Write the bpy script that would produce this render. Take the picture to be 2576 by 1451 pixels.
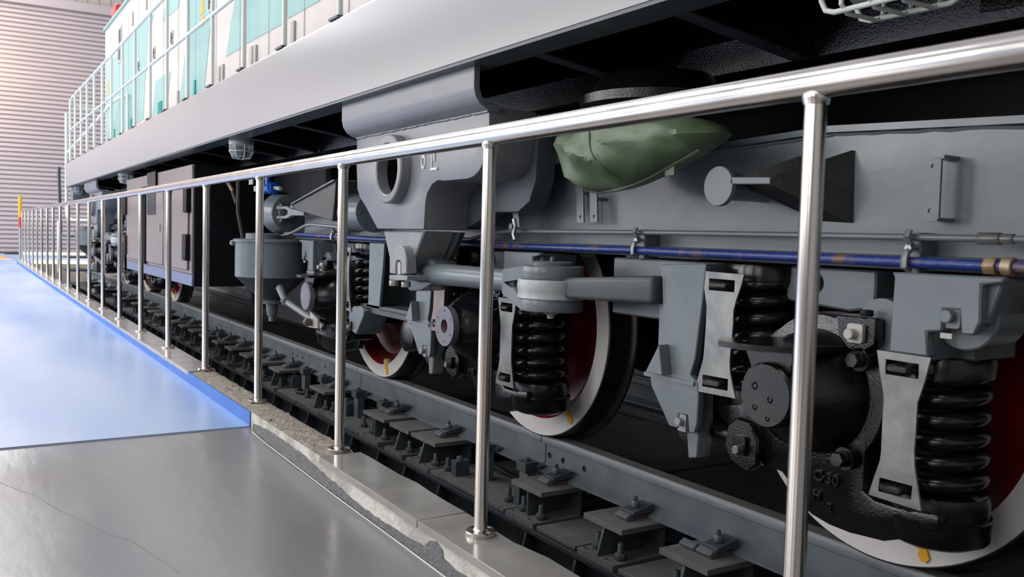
import bpy, bmesh, math, random
from mathutils import Vector, Matrix
import mathutils
random.seed(7)
R = math.radians
for o in list(bpy.data.objects): bpy.data.objects.remove(o)
S = bpy.context.scene
C = S.collection

# ------------------------------------------------------------------ camera
W, H = 2576.0, 1451.0
FPX = 2246.44
YAW, PIT, ROL = .5563, -.0585, .0265
CAM = Vector((0, 0, .7652))
_f = Vector((-math.cos(YAW)*math.cos(PIT), math.sin(YAW)*math.cos(PIT), math.sin(PIT)))
_r = _f.cross(Vector((0, 0, 1))).normalized(); _u = _r.cross(_f)
_c, _s = math.cos(ROL), math.sin(ROL)
_r, _u = _r*_c + _u*_s, _u*_c - _r*_s
cd = bpy.data.cameras.new('camera'); cam = bpy.data.objects.new('camera', cd); C.objects.link(cam)
cam.matrix_world = Matrix.Translation(CAM) @ Matrix((_r, _u, -_f)).transposed().to_4x4()
cd.sensor_width = 36; cd.lens = FPX/W*36; cd.clip_start = .05; cd.clip_end = 200
cd.dof.use_dof = True; cd.dof.focus_distance = 3.7; cd.dof.aperture_fstop = 7.0
S.camera = cam

# ------------------------------------------------------------------ world, lights, exposure
S.view_settings.view_transform = 'Standard'; S.view_settings.look = 'None'
S.view_settings.gamma = 1; S.view_settings.use_curve_mapping = False
S.view_settings.exposure = -.12
wd = bpy.data.worlds.new('hall_air'); S.world = wd; wd.use_nodes = True
wd.node_tree.nodes['Background'].inputs[0].default_value = (.97, .96, 1.0, 1)
wd.node_tree.nodes['Background'].inputs[1].default_value = .12

def area(name, loc, direction, sx, sy, power, col=(1, 1, 1)):
    l = bpy.data.lights.new(name, 'AREA'); l.shape = 'RECTANGLE'; l.size = sx; l.size_y = sy
    l.energy = power; l.color = col
    o = bpy.data.objects.new(name, l); C.objects.link(o); o.location = loc
    o.rotation_euler = Vector(direction).to_track_quat('-Z', 'Y').to_euler()
    return o
# tall daylight windows of the side wall, the roof light strips and an added unseen light for the rear wall's warm glow
for i in range(6):
    area('window_daylight', (-26+i*5.6, -8.8, 3.7), (0, 1, 0), 3.6, 4.8, [320, 380, 450, 430, 320, 150][i], (1.0, .975, .96))
for i in range(4):
    area('roof_daylight', (-24+i*7.5, -3.2, 8.8), (0, 0, -1), 5.0, 1.6, [200, 200, 200, 160][i], (1.0, .98, .95))
for i in range(3):
    area('roof_daylight', (-24.5+i*6.5, -.2, 8.8), (0, 0, -1), 5.0, 2.6, [250, 400, 230][i], (1.0, .985, .97))
area('warm_wall_glow', (-26.2, -.3, 4.9), (-1, .12, 0), .9, 1.6, 75, (1.0, .76, .42))  # added warm light, unseen, for the glow on the rear wall

def ray(x, y): return _f + _r*((x-W/2)/FPX) - _u*((y-H/2)/FPX)
def atY(x, y, Y):
    d = ray(x, y); t = (Y-CAM.y)/d.y; p = CAM+d*t; return (p.x, p.z)
VW = {'0': (0, 0, 1), '1': (1700, 850, 2.4144), '2': (1700, 0, 2.4178), '3': (500, 400, 3.627), '4': (800, 100, 2.79),
      '5': (850, 550, 2.902), '6': (1600, 600, 2.591), '7': (850, 850, 3.22), '8': (1780, 740, 5.367), '9': (1800, 1000, 3.68),
      'a': (1020, 700, 4.837), 'b': (1240, 730, 3.82), 'd': (720, 600, 4.837), 'r': (0, 0, 2.862), 'h': (240, 0, 4.8375),
      'k': (2050, 650, 4.836), 'm': (960, 560, 3.481), 't': (1380, 230, 5.367), 'g': (480, 420, 6.045), 'c': (0, 400, 3.627)}
def P(v, x, y, Y): o = VW[v]; return atY(o[0]+x/o[2], o[1]+y/o[2], Y)
def PP(v, pts, Y): return [P(v, x, y, Y) for x, y in pts]

# ------------------------------------------------------------------ materials
def mat(name, col, rough=.5, metal=0., col2=None, ns=6., nlo=.4, nhi=.65, bump=0., bs=60., rvar=0., coat=0., stretch=None, spec=.5):
    m = bpy.data.materials.new(name); m.use_nodes = True; nt = m.node_tree; b = nt.nodes['Principled BSDF']
    b.inputs['Base Color'].default_value = (*col, 1); b.inputs['Roughness'].default_value = rough
    b.inputs['Metallic'].default_value = metal; b.inputs['Specular IOR Level'].default_value = spec
    if coat: b.inputs['Coat Weight'].default_value = coat; b.inputs['Coat Roughness'].default_value = .3
    tc = nt.nodes.new('ShaderNodeTexCoord'); src = tc.outputs['Object']
    if stretch:
        mp = nt.nodes.new('ShaderNodeMapping'); mp.inputs['Scale'].default_value = stretch
        nt.links.new(src, mp.inputs[0]); src = mp.outputs[0]
    if col2 is not None or rvar:
        n = nt.nodes.new('ShaderNodeTexNoise'); n.inputs['Scale'].default_value = ns; n.inputs['Detail'].default_value = 5
        nt.links.new(src, n.inputs['Vector'])
        cr = nt.nodes.new('ShaderNodeValToRGB'); cr.color_ramp.elements[0].position = nlo; cr.color_ramp.elements[1].position = nhi
        cr.color_ramp.elements[0].color = (*col, 1); cr.color_ramp.elements[1].color = (*(col2 or col), 1)
        nt.links.new(n.outputs[0], cr.inputs[0]); nt.links.new(cr.outputs[0], b.inputs['Base Color'])
        if rvar:
            mr = nt.nodes.new('ShaderNodeMapRange'); mr.interpolation_type = 'SMOOTHSTEP'; mr.inputs[1].default_value = .15; mr.inputs[2].default_value = .85
            mr.inputs[3].default_value = max(.02, rough-rvar); mr.inputs[4].default_value = min(1, rough+rvar)
            nt.links.new(n.outputs[0], mr.inputs[0]); nt.links.new(mr.outputs[0], b.inputs['Roughness'])
    if bump:
        n2 = nt.nodes.new('ShaderNodeTexNoise'); n2.inputs['Scale'].default_value = bs; n2.inputs['Detail'].default_value = 4
        nt.links.new(src, n2.inputs['Vector'])
        bp = nt.nodes.new('ShaderNodeBump'); bp.inputs['Strength'].default_value = bump; bp.inputs['Distance'].default_value = .01
        nt.links.new(n2.outputs[0], bp.inputs['Height']); nt.links.new(bp.outputs[0], b.inputs['Normal'])
    return m

M = {}
M['grey'] = mat('grey_bogie_paint', (.140, .168, .182), .30, col2=(.165, .192, .206), ns=5, bump=.06, bs=22, rvar=.07)
M['greydark'] = mat('dark_grey_paint', (.060, .074, .080), .38, col2=(.078, .094, .100), ns=6, bump=.08, bs=40)
M['hang'] = mat('grey_underframe_paint', (.20, .21, .228), .36, col2=(.235, .245, .262), ns=3.5, bump=.09, bs=14, rvar=.06)
M['cast'] = mat('grey_rough_casting_paint', (.23, .245, .255), .34, col2=(.28, .29, .30), ns=9, bump=.35, bs=130)
M['sill'] = mat('lavender_grey_sill_paint', (.315, .30, .305), .30, col2=(.345, .33, .335), ns=2, nlo=.1, nhi=.9, bump=.02, bs=3, stretch=(.5, 1, .6))
M['black'] = mat('black_gloss_paint', (.006, .007, .008), .16, bump=.22, bs=150)
M['blackcast'] = mat('black_gloss_casting', (.006, .0065, .007), .13, bump=.15, bs=190, spec=.5)
M['blacksm'] = mat('black_smooth_enamel', (.007, .008, .009), .2, bump=.05, bs=20)
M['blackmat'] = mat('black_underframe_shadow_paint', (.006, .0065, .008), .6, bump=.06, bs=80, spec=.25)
M['steel'] = mat('brushed_stainless_steel', (.70, .655, .60), .17, 1., col2=(.76, .71, .655), ns=8, rvar=.05, stretch=(1, 1, .3))
M['tread'] = mat('dark_oiled_wheel_steel', (.030, .026, .023), .30, .6, col2=(.05, .045, .04), ns=9)
M['worn'] = mat('bright_worn_steel', (.42, .40, .37), .28, 1., col2=(.30, .28, .26), ns=20)
M['white'] = mat('white_wheel_rim_paint', (.66, .64, .63), .38, col2=(.70, .68, .67), ns=4, bump=.03, bs=12)
M['red'] = mat('red_wheel_paint', (.22, .006, .009), .30, col2=(.17, .010, .010), ns=8, nlo=.5, nhi=.8, bump=.05, bs=18)
M['yellow'] = mat('yellow_mark_paint', (.78, .40, .012), .45)
M['plate'] = mat('bare_galvanised_plate', (.16, .165, .158), .36, .55, col2=(.27, .275, .262), ns=16, nlo=.3, nhi=.7, rvar=.08)
M['brownplate'] = mat('brownish_steel_plate', (.26, .21, .19), .4, .4, col2=(.20, .17, .16), ns=12)
M['rail'] = mat('blue_grey_rail_paint', (.115, .14, .158), .42, col2=(.145, .168, .182), ns=7, bump=.08, bs=35, rvar=.08)
M['railtop'] = mat('dusty_rail_head', (.20, .19, .175), .55, col2=(.145, .165, .18), ns=12, bump=.1, bs=60)
M['stand'] = mat('dark_slate_stand_paint', (.055, .070, .078), .5, col2=(.075, .090, .096), ns=9, bump=.1, bs=50)
M['dust'] = mat('dusty_slate_plate_top', (.155, .150, .140), .72, col2=(.115, .120, .120), ns=11, bump=.1, bs=90)
M['girder'] = mat('dark_blue_black_girder_paint', (.024, .029, .038), .5, col2=(.034, .040, .048), ns=14, bump=.45, bs=70)
M['pit'] = mat('dark_pit_steel', (.028, .027, .025), .6, col2=(.05, .045, .04), ns=5, bump=.2, bs=30)
M['blue'] = mat('blue_epoxy_floor', (.20, .38, .76), .34, col2=(.55, .64, .80), ns=.9, nlo=.35, nhi=.75, bump=.012, bs=5, rvar=.08, coat=.5, stretch=(.35, 1.3, 1))  # pale tone carries painted ceiling and wall reflections along with floor haze
M['bluepaint'] = mat('bright_blue_kerb_paint', (.025, .14, .50), .45, col2=(.04, .17, .55), ns=8, bump=.35, bs=60)
M['greyfloor'] = mat('grey_concrete_floor', (.20, .193, .20), .24, col2=(.29, .28, .282), ns=1.6, nlo=.2, nhi=.8, bump=.10, bs=14, rvar=.10, coat=.15, stretch=(.5, 1.6, 1))
M['mortar'] = mat('rough_mortar', (.33, .29, .24), .9, col2=(.22, .195, .16), ns=26, bump=1.0, bs=55)
M['kerbface'] = mat('worn_kerb_plaster', (.62, .60, .55), .8, col2=(.42, .40, .36), ns=9, nlo=.45, nhi=.6, bump=.6, bs=70)
M['greycoat'] = mat('grey_floor_coating', (.125, .125, .13), .55, col2=(.16, .16, .165), ns=30, bump=.6, bs=90)
M['lav'] = mat('lavender_grey_primer', (.155, .155, .185), .42)
M['tile'] = mat('polished_grey_stone_tile', (.33, .315, .29), .16, col2=(.25, .24, .225), ns=7, nlo=.35, nhi=.7, bump=.02, bs=10)
M['stone'] = mat('pale_polished_stone_tile', (.46, .43, .40), .16, col2=(.37, .34, .31), ns=7, bump=.02, bs=10)
M['shutter'] = mat('mauve_corrugated_sheet', (.47, .405, .41), .52, col2=(.50, .43, .43), ns=.5, rvar=.04)
M['cream'] = mat('cream_hood_paint', (.62, .565, .525), .35, col2=(.65, .59, .55), ns=1.0, bump=.01, bs=4)
M['teal'] = mat('teal_hood_paint', (.24, .44, .42), .35, col2=(.29, .48, .455), ns=1.2, stretch=(1, 1, .25))
M['tealdark'] = mat('dark_teal_hinge_paint', (.02, .32, .29), .4)
M['postwhite'] = mat('pale_mint_railing_paint', (.66, .70, .64), .32, col2=(.62, .68, .63), ns=10)
M['tarp'] = mat('olive_green_tarpaulin', (.075, .120, .058), .46, col2=(.15, .20, .125), ns=6, bump=.5, bs=9, rvar=.08)
M['bluepipe'] = mat('rusty_blue_pipe_paint', (.018, .042, .21), .35, col2=(.19, .105, .06), ns=10, nlo=.55, nhi=.66, bump=.2, bs=60)
M['brass'] = mat('corroded_brass', (.33, .18, .09), .5, .5, col2=(.45, .36, .24), ns=30)
M['rust'] = mat('rusty_steel', (.20, .11, .07), .7, col2=(.12, .10, .10), ns=18, bump=.3, bs=80)
M['galv'] = mat('galvanised_pipe', (.34, .36, .37), .35, .6)
M['cab'] = mat('brown_grey_cabinet_paint', (.26, .215, .20), .34, .3, col2=(.29, .24, .22), ns=2, bump=.02, bs=3)
M['cabreflect'] = mat('cabinet_floor_reflection', (.15, .18, .30), .3)  # the blue floor's reflection, painted as a colour
M['bluevalve'] = mat('blue_valve_paint', (.01, .08, .42), .35)
M['lampgrey'] = mat('pale_grey_lamp_enamel', (.42, .41, .37), .35)
M['glass'] = mat('lamp_glass', (.55, .58, .62), .08); 
M['glass'].node_tree.nodes['Principled BSDF'].inputs['Transmission Weight'].default_value = .75
M['olive'] = mat('olive_grey_painted_shade', (.030, .034, .033), .45, col2=(.045, .047, .043), ns=20, bump=.2, bs=60)  # bogie paint darkened for the shade on the damper brackets
M['symbol'] = mat('white_stencil_paint', (.75, .75, .75), .5)
M['orange'] = mat('orange_sticker', (.85, .36, .03), .5)
M['redlamp'] = mat('red_marker_lens', (.55, .05, .05), .25)
M['beige'] = mat('beige_wall_sheet', (.50, .45, .38), .5)
M['dayglow'] = mat('daylight_glow_strip', (.9, .9, .5), .4)  # emission stands for daylight on strips that are no lamps
M['dayglow'].node_tree.nodes['Principled BSDF'].inputs['Emission Color'].default_value = (1, .98, .62, 1)
M['dayglow'].node_tree.nodes['Principled BSDF'].inputs['Emission Strength'].default_value = 1.3
M['hallwall'] = mat('pale_hall_wall', (.60, .595, .59), .7)
M['rubber'] = mat('black_rubber', (.012, .012, .012), .6)

# ------------------------------------------------------------------ mesh builder
class MB:
    TX = (1., 0.)                     # X -> m*X + o   (used to mirror or shift a whole assembly)
    def __init__(s): s.v = []; s.f = []
    def add(s, vs, fs):
        k = len(s.v); m, o = MB.TX
        s.v += [(m*x+o, y, z) for x, y, z in vs]; s.f += [tuple(i+k for i in f) for f in fs]; return s
    def box(s, x0, x1, y0, y1, z0, z1):
        return s.add([(x0, y0, z0), (x1, y0, z0), (x1, y1, z0), (x0, y1, z0), (x0, y0, z1), (x1, y0, z1), (x1, y1, z1), (x0, y1, z1)],
                     [(0, 3, 2, 1), (4, 5, 6, 7), (0, 1, 5, 4), (1, 2, 6, 5), (2, 3, 7, 6), (3, 0, 4, 7)])
    def hexa(s, p): return s.add(p, [(0, 3, 2, 1), (4, 5, 6, 7), (0, 1, 5, 4), (1, 2, 6, 5), (2, 3, 7, 6), (3, 0, 4, 7)])
    def prism(s, pts, y0, y1, holes=(), ax='y'):
        mk = {'y': lambda a, b, t: (a, t, b), 'x': lambda a, b, t: (t, a, b), 'z': lambda a, b, t: (a, b, t)}[ax]
        if not holes:
            n = len(pts)
            vs = [mk(a, b, y0) for a, b in pts]+[mk(a, b, y1) for a, b in pts]
            fs = [tuple(range(n))[::-1], tuple(range(n, 2*n))]+[(i, (i+1) % n, n+(i+1) % n, n+i) for i in range(n)]
            return s.add(vs, fs)
        bm = bmesh.new(); loops = []
        for L in [pts]+list(holes):
            vv = [bm.verts.new((a, b, 0)) for a, b in L]; loops.append(vv)
            for i in range(len(vv)): bm.edges.new((vv[i], vv[(i+1) % len(vv)]))
        bmesh.ops.triangle_fill(bm, edges=bm.edges[:], use_beauty=True)
        bm.verts.index_update(); n = len(bm.verts)
        co = [(v.co.x, v.co.y) for v in bm.verts]
        fs = [tuple(v.index for v in f.verts) for f in bm.faces]
        idx = [[v.index for v in L] for L in loops]; bm.free()
        vs = [mk(a, b, y0) for a, b in co]+[mk(a, b, y1) for a, b in co]
        F = [f[::-1] for f in fs]+[tuple(i+n for i in f) for f in fs]
        for L in idx:
            for i in range(len(L)): F.append((L[i], L[(i+1) % len(L)], n+L[(i+1) % len(L)], n+L[i]))
        return s.add(vs, F)
    def lathe(s, c, prof, ax='y', n=32, a0=0., a1=None, caps=True):
        # prof: list of (radius, t) measured along the axis from c
        full = a1 is None; a1 = 2*math.pi if full else a1
        k = n if full else n+1
        vs = []
        for r, t in prof:
            for i in range(k):
                a = a0+(a1-a0)*i/n; p, q = r*math.cos(a), r*math.sin(a)
                vs.append({'y': (c[0]+p, c[1]+t, c[2]+q), 'x': (c[0]+t, c[1]+p, c[2]+q), 'z': (c[0]+p, c[1]+q, c[2]+t)}[ax])
        fs = []
        for j in range(len(prof)-1):
            for i in range(k if full else k-1):
                a, b = j*k+i, j*k+(i+1) % k
                fs.append((a, b, b+k, a+k))
        if full and caps:
            if prof[0][0] > 1e-6: fs.append(tuple(range(k))[::-1])
            if prof[-1][0] > 1e-6: fs.append(tuple(range((len(prof)-1)*k, len(prof)*k)))
        return s.add(vs, fs)
    def ring(s, c, prof, ax='y', n=32):          # closed profile revolved (no caps)
        k = len(s.v); s.lathe(c, prof+[prof[0]], ax, n)
        s.f = [f for f in s.f if len(f) <= 4 or min(f) < k]; return s
    def cyl(s, c, r, L, ax='y', n=20): return s.lathe(c, [(r, 0), (r, L)], ax, n)
    def hexn(s, c, r, L, ax='z'): return s.lathe(c, [(r, 0), (r, L)], ax, 6)
    def tube(s, path, r, n=10, closed=False):
        pts = [Vector(p) for p in path]; N = len(pts); vs = []; fs = []
        up = None
        for i, p in enumerate(pts):
            if closed: d = pts[(i+1) % N]-pts[i-1]
            else: d = pts[min(i+1, N-1)]-pts[max(i-1, 0)]
            d.normalize()
            if up is None:
                up = Vector((0, 0, 1)) if abs(d.z) < .9 else Vector((0, 1, 0))
            a = (up-d*up.dot(d)).normalized(); b = d.cross(a); up = a
            rr = r[i] if isinstance(r, (list, tuple)) else r
            for j in range(n):
                t = 2*math.pi*j/n; q = p+a*(rr*math.cos(t))+b*(rr*math.sin(t)); vs.append(tuple(q))
        for i in range(N if closed else N-1):
            for j in range(n):
                a0, b0 = i*n+j, i*n+(j+1) % n; a1, b1 = ((i+1) % N)*n+j, ((i+1) % N)*n+(j+1) % n
                fs.append((a0, b0, b1, a1))
        if not closed: fs += [tuple(range(n))[::-1], tuple(range((N-1)*n, N*n))]
        return s.add(vs, fs)
    def mesh(s, name, m, bevel=0., seg=1, ang=35):
        bm = bmesh.new(); vv = [bm.verts.new(v) for v in s.v]
        for f in s.f:
            try: bm.faces.new([vv[i] for i in f])
            except ValueError: pass
        bmesh.ops.remove_doubles(bm, verts=bm.verts, dist=1e-6)
        bmesh.ops.recalc_face_normals(bm, faces=bm.faces)
        if bevel:
            ed = [e for e in bm.edges if len(e.link_faces) == 2 and e.calc_face_angle(0) > R(ang)]
            if ed: bmesh.ops.bevel(bm, geom=ed, offset=bevel, segments=seg, affect='EDGES', clamp_overlap=True, profile=.6)
        me = bpy.data.meshes.new(name); bm.to_mesh(me); bm.free()
        me.materials.append(M[m] if isinstance(m, str) else m)
        for p in me.polygons: p.use_smooth = True
        me.set_sharp_from_angle(angle=R(38))
        return me
    def build(s, name, m, parent=None, bevel=0., seg=1, label=None, kind=None):
        o = bpy.data.objects.new(name, s.mesh(name, m, bevel, seg)); C.objects.link(o)
        if parent:
            o.parent = parent
            if parent.type == 'EMPTY': o.location = -parent.location
        if label: o['label'] = label
        if kind: o['kind'] = kind
        return o

def tag(o, label, cat, group=None, kind=None):
    o['label'] = label; o['category'] = cat
    if group: o['group'] = group
    if kind: o['kind'] = kind
    return o
def thing(name, loc, label, cat, group=None):
    o = bpy.data.objects.new(name, None); C.objects.link(o); o.location = loc; o.empty_display_size = .1
    return tag(o, label, cat, group)
def struct(o): o['kind'] = 'structure'; return o
def copy_tree(o, parent=None):
    c = o.copy(); C.objects.link(c)
    if parent: c.parent = parent
    for ch in o.children: copy_tree(ch, c)
    return c
def circ(cx, cy, r, n=20, a0=0): return [(cx+r*math.cos(a0+2*math.pi*i/n), cy+r*math.sin(a0+2*math.pi*i/n)) for i in range(n)]
def rrect(x0, x1, z0, z1, r=.01, n=3):
    out = []
    for cx, cz, a in ((x1-r, z1-r, 0), (x0+r, z1-r, 90), (x0+r, z0+r, 180), (x1-r, z0+r, 270)):
        for i in range(n+1):
            t = R(a+90*i/n); out.append((cx+r*math.cos(t), cz+r*math.sin(t)))
    return out

KY0, KY1 = 1.045, 1.185           # kerb faces
XB = -3.74                        # where the blue floor meets the grey one
ZBL, ZGR = -.062, -.096

#================================================================== SETTING
struct(MB().box(-28.3, XB, -9, KY0+.01, -.25, ZBL).build('floor', 'blue'))
fl = MB(); xs = [XB, XB+.10, XB+.35, 8]; zs = [ZBL-.006, -.080, ZGR, ZGR]
vs = []; fs = []
for x, z in zip(xs, zs): vs += [(x, -9, z), (x, KY0+.01, z)]
for i in range(3): fs.append((2*i, 2*i+2, 2*i+3, 2*i+1))
for x in (XB, 8): vs += [(x, -9, -.25), (x, KY0+.01, -.25)]
fs += [(0, 1, 9, 8), (6, 7, 11, 10)[::-1], (8, 9, 11, 10), (0, 2, 4, 6, 10, 8), (1, 3, 5, 7, 11, 9)[::-1]]
struct(fl.add(vs, fs).build('floor', 'greyfloor'))
gfl = bpy.data.objects['floor.001']
def onz(x, y, z):
    d = ray(x, y); t = (z-CAM.z)/d.z; p = CAM+d*t; return (p.x, p.y, z)
cr_ = [onz(x, y, ZGR+.0002) for x, y in ((-60, 1190), (20, 1222), (95, 1250), (150, 1285), (215, 1312), (255, 1338), (330, 1360), (400, 1405), (450, 1440))]
MB().tube(cr_, .0012, 4).build('crack', 'greycoat', gfl)
struct(MB().box(-28.3, 8, KY1-.02, 6.5, -.9, -.75).build('floor', 'pit', label='dark pit bottom'))
# far floor beyond the pit end, with its crossing lines
fe = MB().box(-28.3, -21.5, KY0+.01, 9, -.25, -.085).build('floor', 'blue'); struct(fe)
struct(MB().box(-28.3, 8, 6.5, 6.6, -.9, 9.0).build('wall_right', 'hallwall'))
struct(MB().box(-28.3, 8, -9.1, -9.0, -.25, 9.0).build('wall_left', 'hallwall'))
struct(MB().box(-28.3, 8, -9.1, 6.6, 9.0, 9.1).build('ceiling', 'hallwall'))
struct(MB().box(8, 8.1, -9.1, 6.6, -.25, 9.0).build('wall_front', 'hallwall'))
# rear wall: horizontal corrugated sheet, ribbed upper sheet, flashing
wl = MB(); vs = []; fs = []; pitch = .1245; zz = -.02; prof = []
while zz < 6.62:
    prof += [(0, zz), (0, zz+pitch*.58), (-.06, zz+pitch*.72), (-.06, zz+pitch*.92)]; zz += pitch
prof.append((0, zz))
for px_, z in prof: vs += [(-28+px_, -9, z), (-28+px_, 6.5, z)]
for i in range(len(prof)-1): fs.append((2*i, 2*i+1, 2*i+3, 2*i+2))
backw = struct(wl.add(vs, fs).box(-28.3, -28.1, -9, 6.5, -.2, 9).build('wall_back', 'shutter'))
MB().box(-28.0, -27.90, -9, 6.5, 6.70, 6.95).build('top_flashing', 'shutter', backw, .004)
fl2 = MB().box(-28.09, -28.02, -9, 6.5, 6.9, 9)
for i in range(52): fl2.box(-28.02, -27.995, -8.9+i*.3, -8.86+i*.3, 6.95, 9)
fl2.build('ribbed_sheet', 'beige', backw)
# light bottom edge and the floor marks in front of the rear wall
MB().box(-27.95, -27.8, -9, 6.5, -.085, -.05).build('bottom_guide', 'pit', backw)
tag(MB().box(-23.4, -23.1, -4, KY0, ZBL, ZBL+.004).build('floor_line', 'white'), 'thin white line painted across the far end of the blue floor', 'floor line')
tag(MB().prism([(-27.4, .15), (-25.0, .95), (-23.4, 1.04), (-23.4, .86), (-27.4, -.15)], ZBL, ZBL+.004, ax='z').build('floor_marking', 'yellow'),
    'yellow stripe painted on the blue floor at the end of the kerb', 'floor marking')
for z, x, yy in ((-.03, -21.3, 3.1), (.03, -25.2, 3.4)):  # glow painted for daylight below the wall and its gleam farther forward
    tag(MB().box(x-.08, x, 1.35, yy, z-.05, z+.02).build('glow_strip', 'dayglow', bevel=.006),
        'yellow strip glowing like daylight across the far end of the pit, %s of two' % ('nearer' if z < 0 else 'farther'), 'glow strip')
struct(MB().box(-28.3, -21.38, KY1, 6.5, -.75, -.09).build('floor', 'beige'))

# kerb: a plastered wall with polished stone tiles and a bare mortar stretch
kb = MB().box(-21.2, XB, KY0, KY1-.01, -.5, -.021).build('trim_1', 'mortar'); struct(kb)
kb['label'] = 'low kerb between floor and pit'
MB().box(XB, 1.5, KY0+.004, KY1-.01, -.5, -.021).build('kerb_core', 'kerbface', kb, .003)
MB().box(-21.2, XB, KY0-.004, KY0+.002, -.09, -.004).build('blue_painted_face', 'bluepaint', kb)
MB().box(-21.3, -21.2, KY0, KY1, -.5, -.0).build('kerb_end', 'bluepaint', kb)
MB().box(XB+.004, 1.5, KY0, KY0+.006, -.098, -.004).build('plastered_face', 'kerbface', kb)
coat = [(-3.70, -.045), (-3.589, -.036), (-3.403, -.028), (-3.2, -.030), (-2.987, -.038), (-2.822, -.054), (-2.745, -.055), (-2.623, -.067), (-2.425, -.073), (-2.306, -.071), (-2.195, -.069), (-2.126, -.063), (-2.085, -.058), (-2.05, -.034), (-2.014, -.028), (-1.98, -.036), (-1.974, -.059), (-1.908, -.065), (-1.844, -.061), (-1.5, -.07), (1.5, -.07)]
cpts = []
random.seed(21)
for i in range(len(coat)-1):
    (xa, za), (xb, zb) = coat[i], coat[i+1]; n = max(1, int((xb-xa)/.03))
    cpts += [(xa+(xb-xa)*j/n, za+(zb-za)*j/n+random.uniform(-.003, .003)) for j in range(n)]
MB().prism([(1.5, -.11), (-3.70, -.11)]+cpts+[(1.5, -.07)], KY0-.003, KY0+.002).build('grey_coating', 'greycoat', kb)
sl = [(-3.73, -.074), (-3.5, -.083), (-3.2, -.088), (-2.7, -.092), (-2.2, -.0945), (-1.9, -.095), (1.0, -.095)]
MB().tube([(x, 1.036+random.uniform(-.002, .002), z) for x, z in sl], .0017, 5).build('kerb_stain_line', 'white', kb)  # whitish stain line along the kerb foot, built as a thin tube
mm = MB(); random.seed(3)
nx, ny = 90, 8; vs = []; fs = []
for i in range(nx+1):
    x = -4.92+(2.03)*i/nx
    for j in range(ny+1):
        y = KY0+.003+(KY1-KY0-.006)*j/ny
        e = 0 if 0 < j < ny and 0 < i < nx else -.006
        z = -.004+random.uniform(-.0035, .0035)+e
        if x > -3.7: z += .0022*math.sin(40*math.hypot((x+3.35)*1.6, (y-.98)*3.2)*1.6)
        vs.append((x+random.uniform(-.005, .005), y+random.uniform(-.003, .003) if 0 < j < ny else y, z))
for i in range(nx):
    for j in range(ny):
        a = i*(ny+1)+j; fs.append((a, a+ny+1, a+ny+2, a+1))
mm.add(vs, fs).box(-4.92, -2.89, KY0+.003, KY1-.003, -.03, -.016).build('bare_mortar_bed', 'mortar', kb, label='rough combed mortar without tiles')
for i in range(12):                                # mortar crumbs
    x = random.uniform(-4.7, -3.0); y = random.uniform(KY0+.02, KY1-.02); r = random.uniform(.004, .008)
    MB().lathe((x, y, 0), [(0.0005, -r*.5), (r, 0), (r*.6, r*.6), (.0005, r*.8)], 'z', 5).build('crumb', 'mortar', kb)
def tile(x0, x1, m, y1=KY1, wob=0.):
    pts = [(x0, KY0-.006), (x1, KY0-.006)]
    n = 7
    for i in range(n+1):
        x = x1+(x0-x1)*i/n; pts.append((x, y1+(random.uniform(-wob, wob) if 0 < i < n else 0)))
    MB().prism(pts, -.022, 0, ax='z').build('tile', m, kb, .0015)
random.seed(11)
tile(-2.885, -2.123, 'tile', KY1+.005, .010); tile(-2.118, -1.20, 'tile', KY1+.004, .012); tile(-1.195, -.25, 'tile'); tile(-.245, .7, 'tile')
x = -4.925
while x > -21.1:
    tile(max(x-.80, -21.2), x-.003, 'stone'); x -= .80

#================================================================== GUARD RAIL
GX0, GDX, GY, GH = -1.9419, .9988, 1.1318, 1.0352
rr_ = .0205
guard = thing('guard_rail', (GX0, GY, 0), 'polished stainless steel guard railing standing on the kerb beside the track', 'guard railing')
MB().tube([(-21.05, GY, GH-rr_), (2.0, GY, GH-rr_)], rr_+.004, 24).build('handrail', 'steel', guard)
post0 = MB().cyl((0, 0, 0), .0175, GH-rr_, 'z', 22).mesh('post', 'steel')
fl0 = MB().lathe((0, 0, 0), [(.038, 0), (.039, .010), (.037, .013), (.02, .015), (.018, .017)], 'z', 26).mesh('base_flange', 'steel')
wd0 = MB().lathe((0, 0, 0), [(.0176, 0), (.0195, .004), (.0195, .008), (.0177, .014)], 'z', 20).mesh('weld', 'rust')
for k in range(22):
    x = GX0-GDX*(k-1)
    po = bpy.data.objects.new('post', post0); C.objects.link(po); po.parent = guard
    po.location = Vector((x, GY, 0))-guard.location
    tilt = 0 if k != 11 else .012
    po.rotation_euler = (0, tilt, 0)
    z0 = 0 if not (-4.92 < x < -2.89) else -.004
    f = bpy.data.objects.new('base_flange', fl0); C.objects.link(f); f.parent = po; f.location = (0, 0, z0)
    g = bpy.data.objects.new('collar_weld', MB().lathe((0, 0, 0), [(.019, -.012), (.0215, -.004), (.0215, .002)], 'z', 18).mesh('collar_weld', 'steel') if k == 0 else cw); C.objects.link(g); g.parent = po
    g.location = (0, 0, GH-2*rr_-.002); cw = g.data
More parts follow.
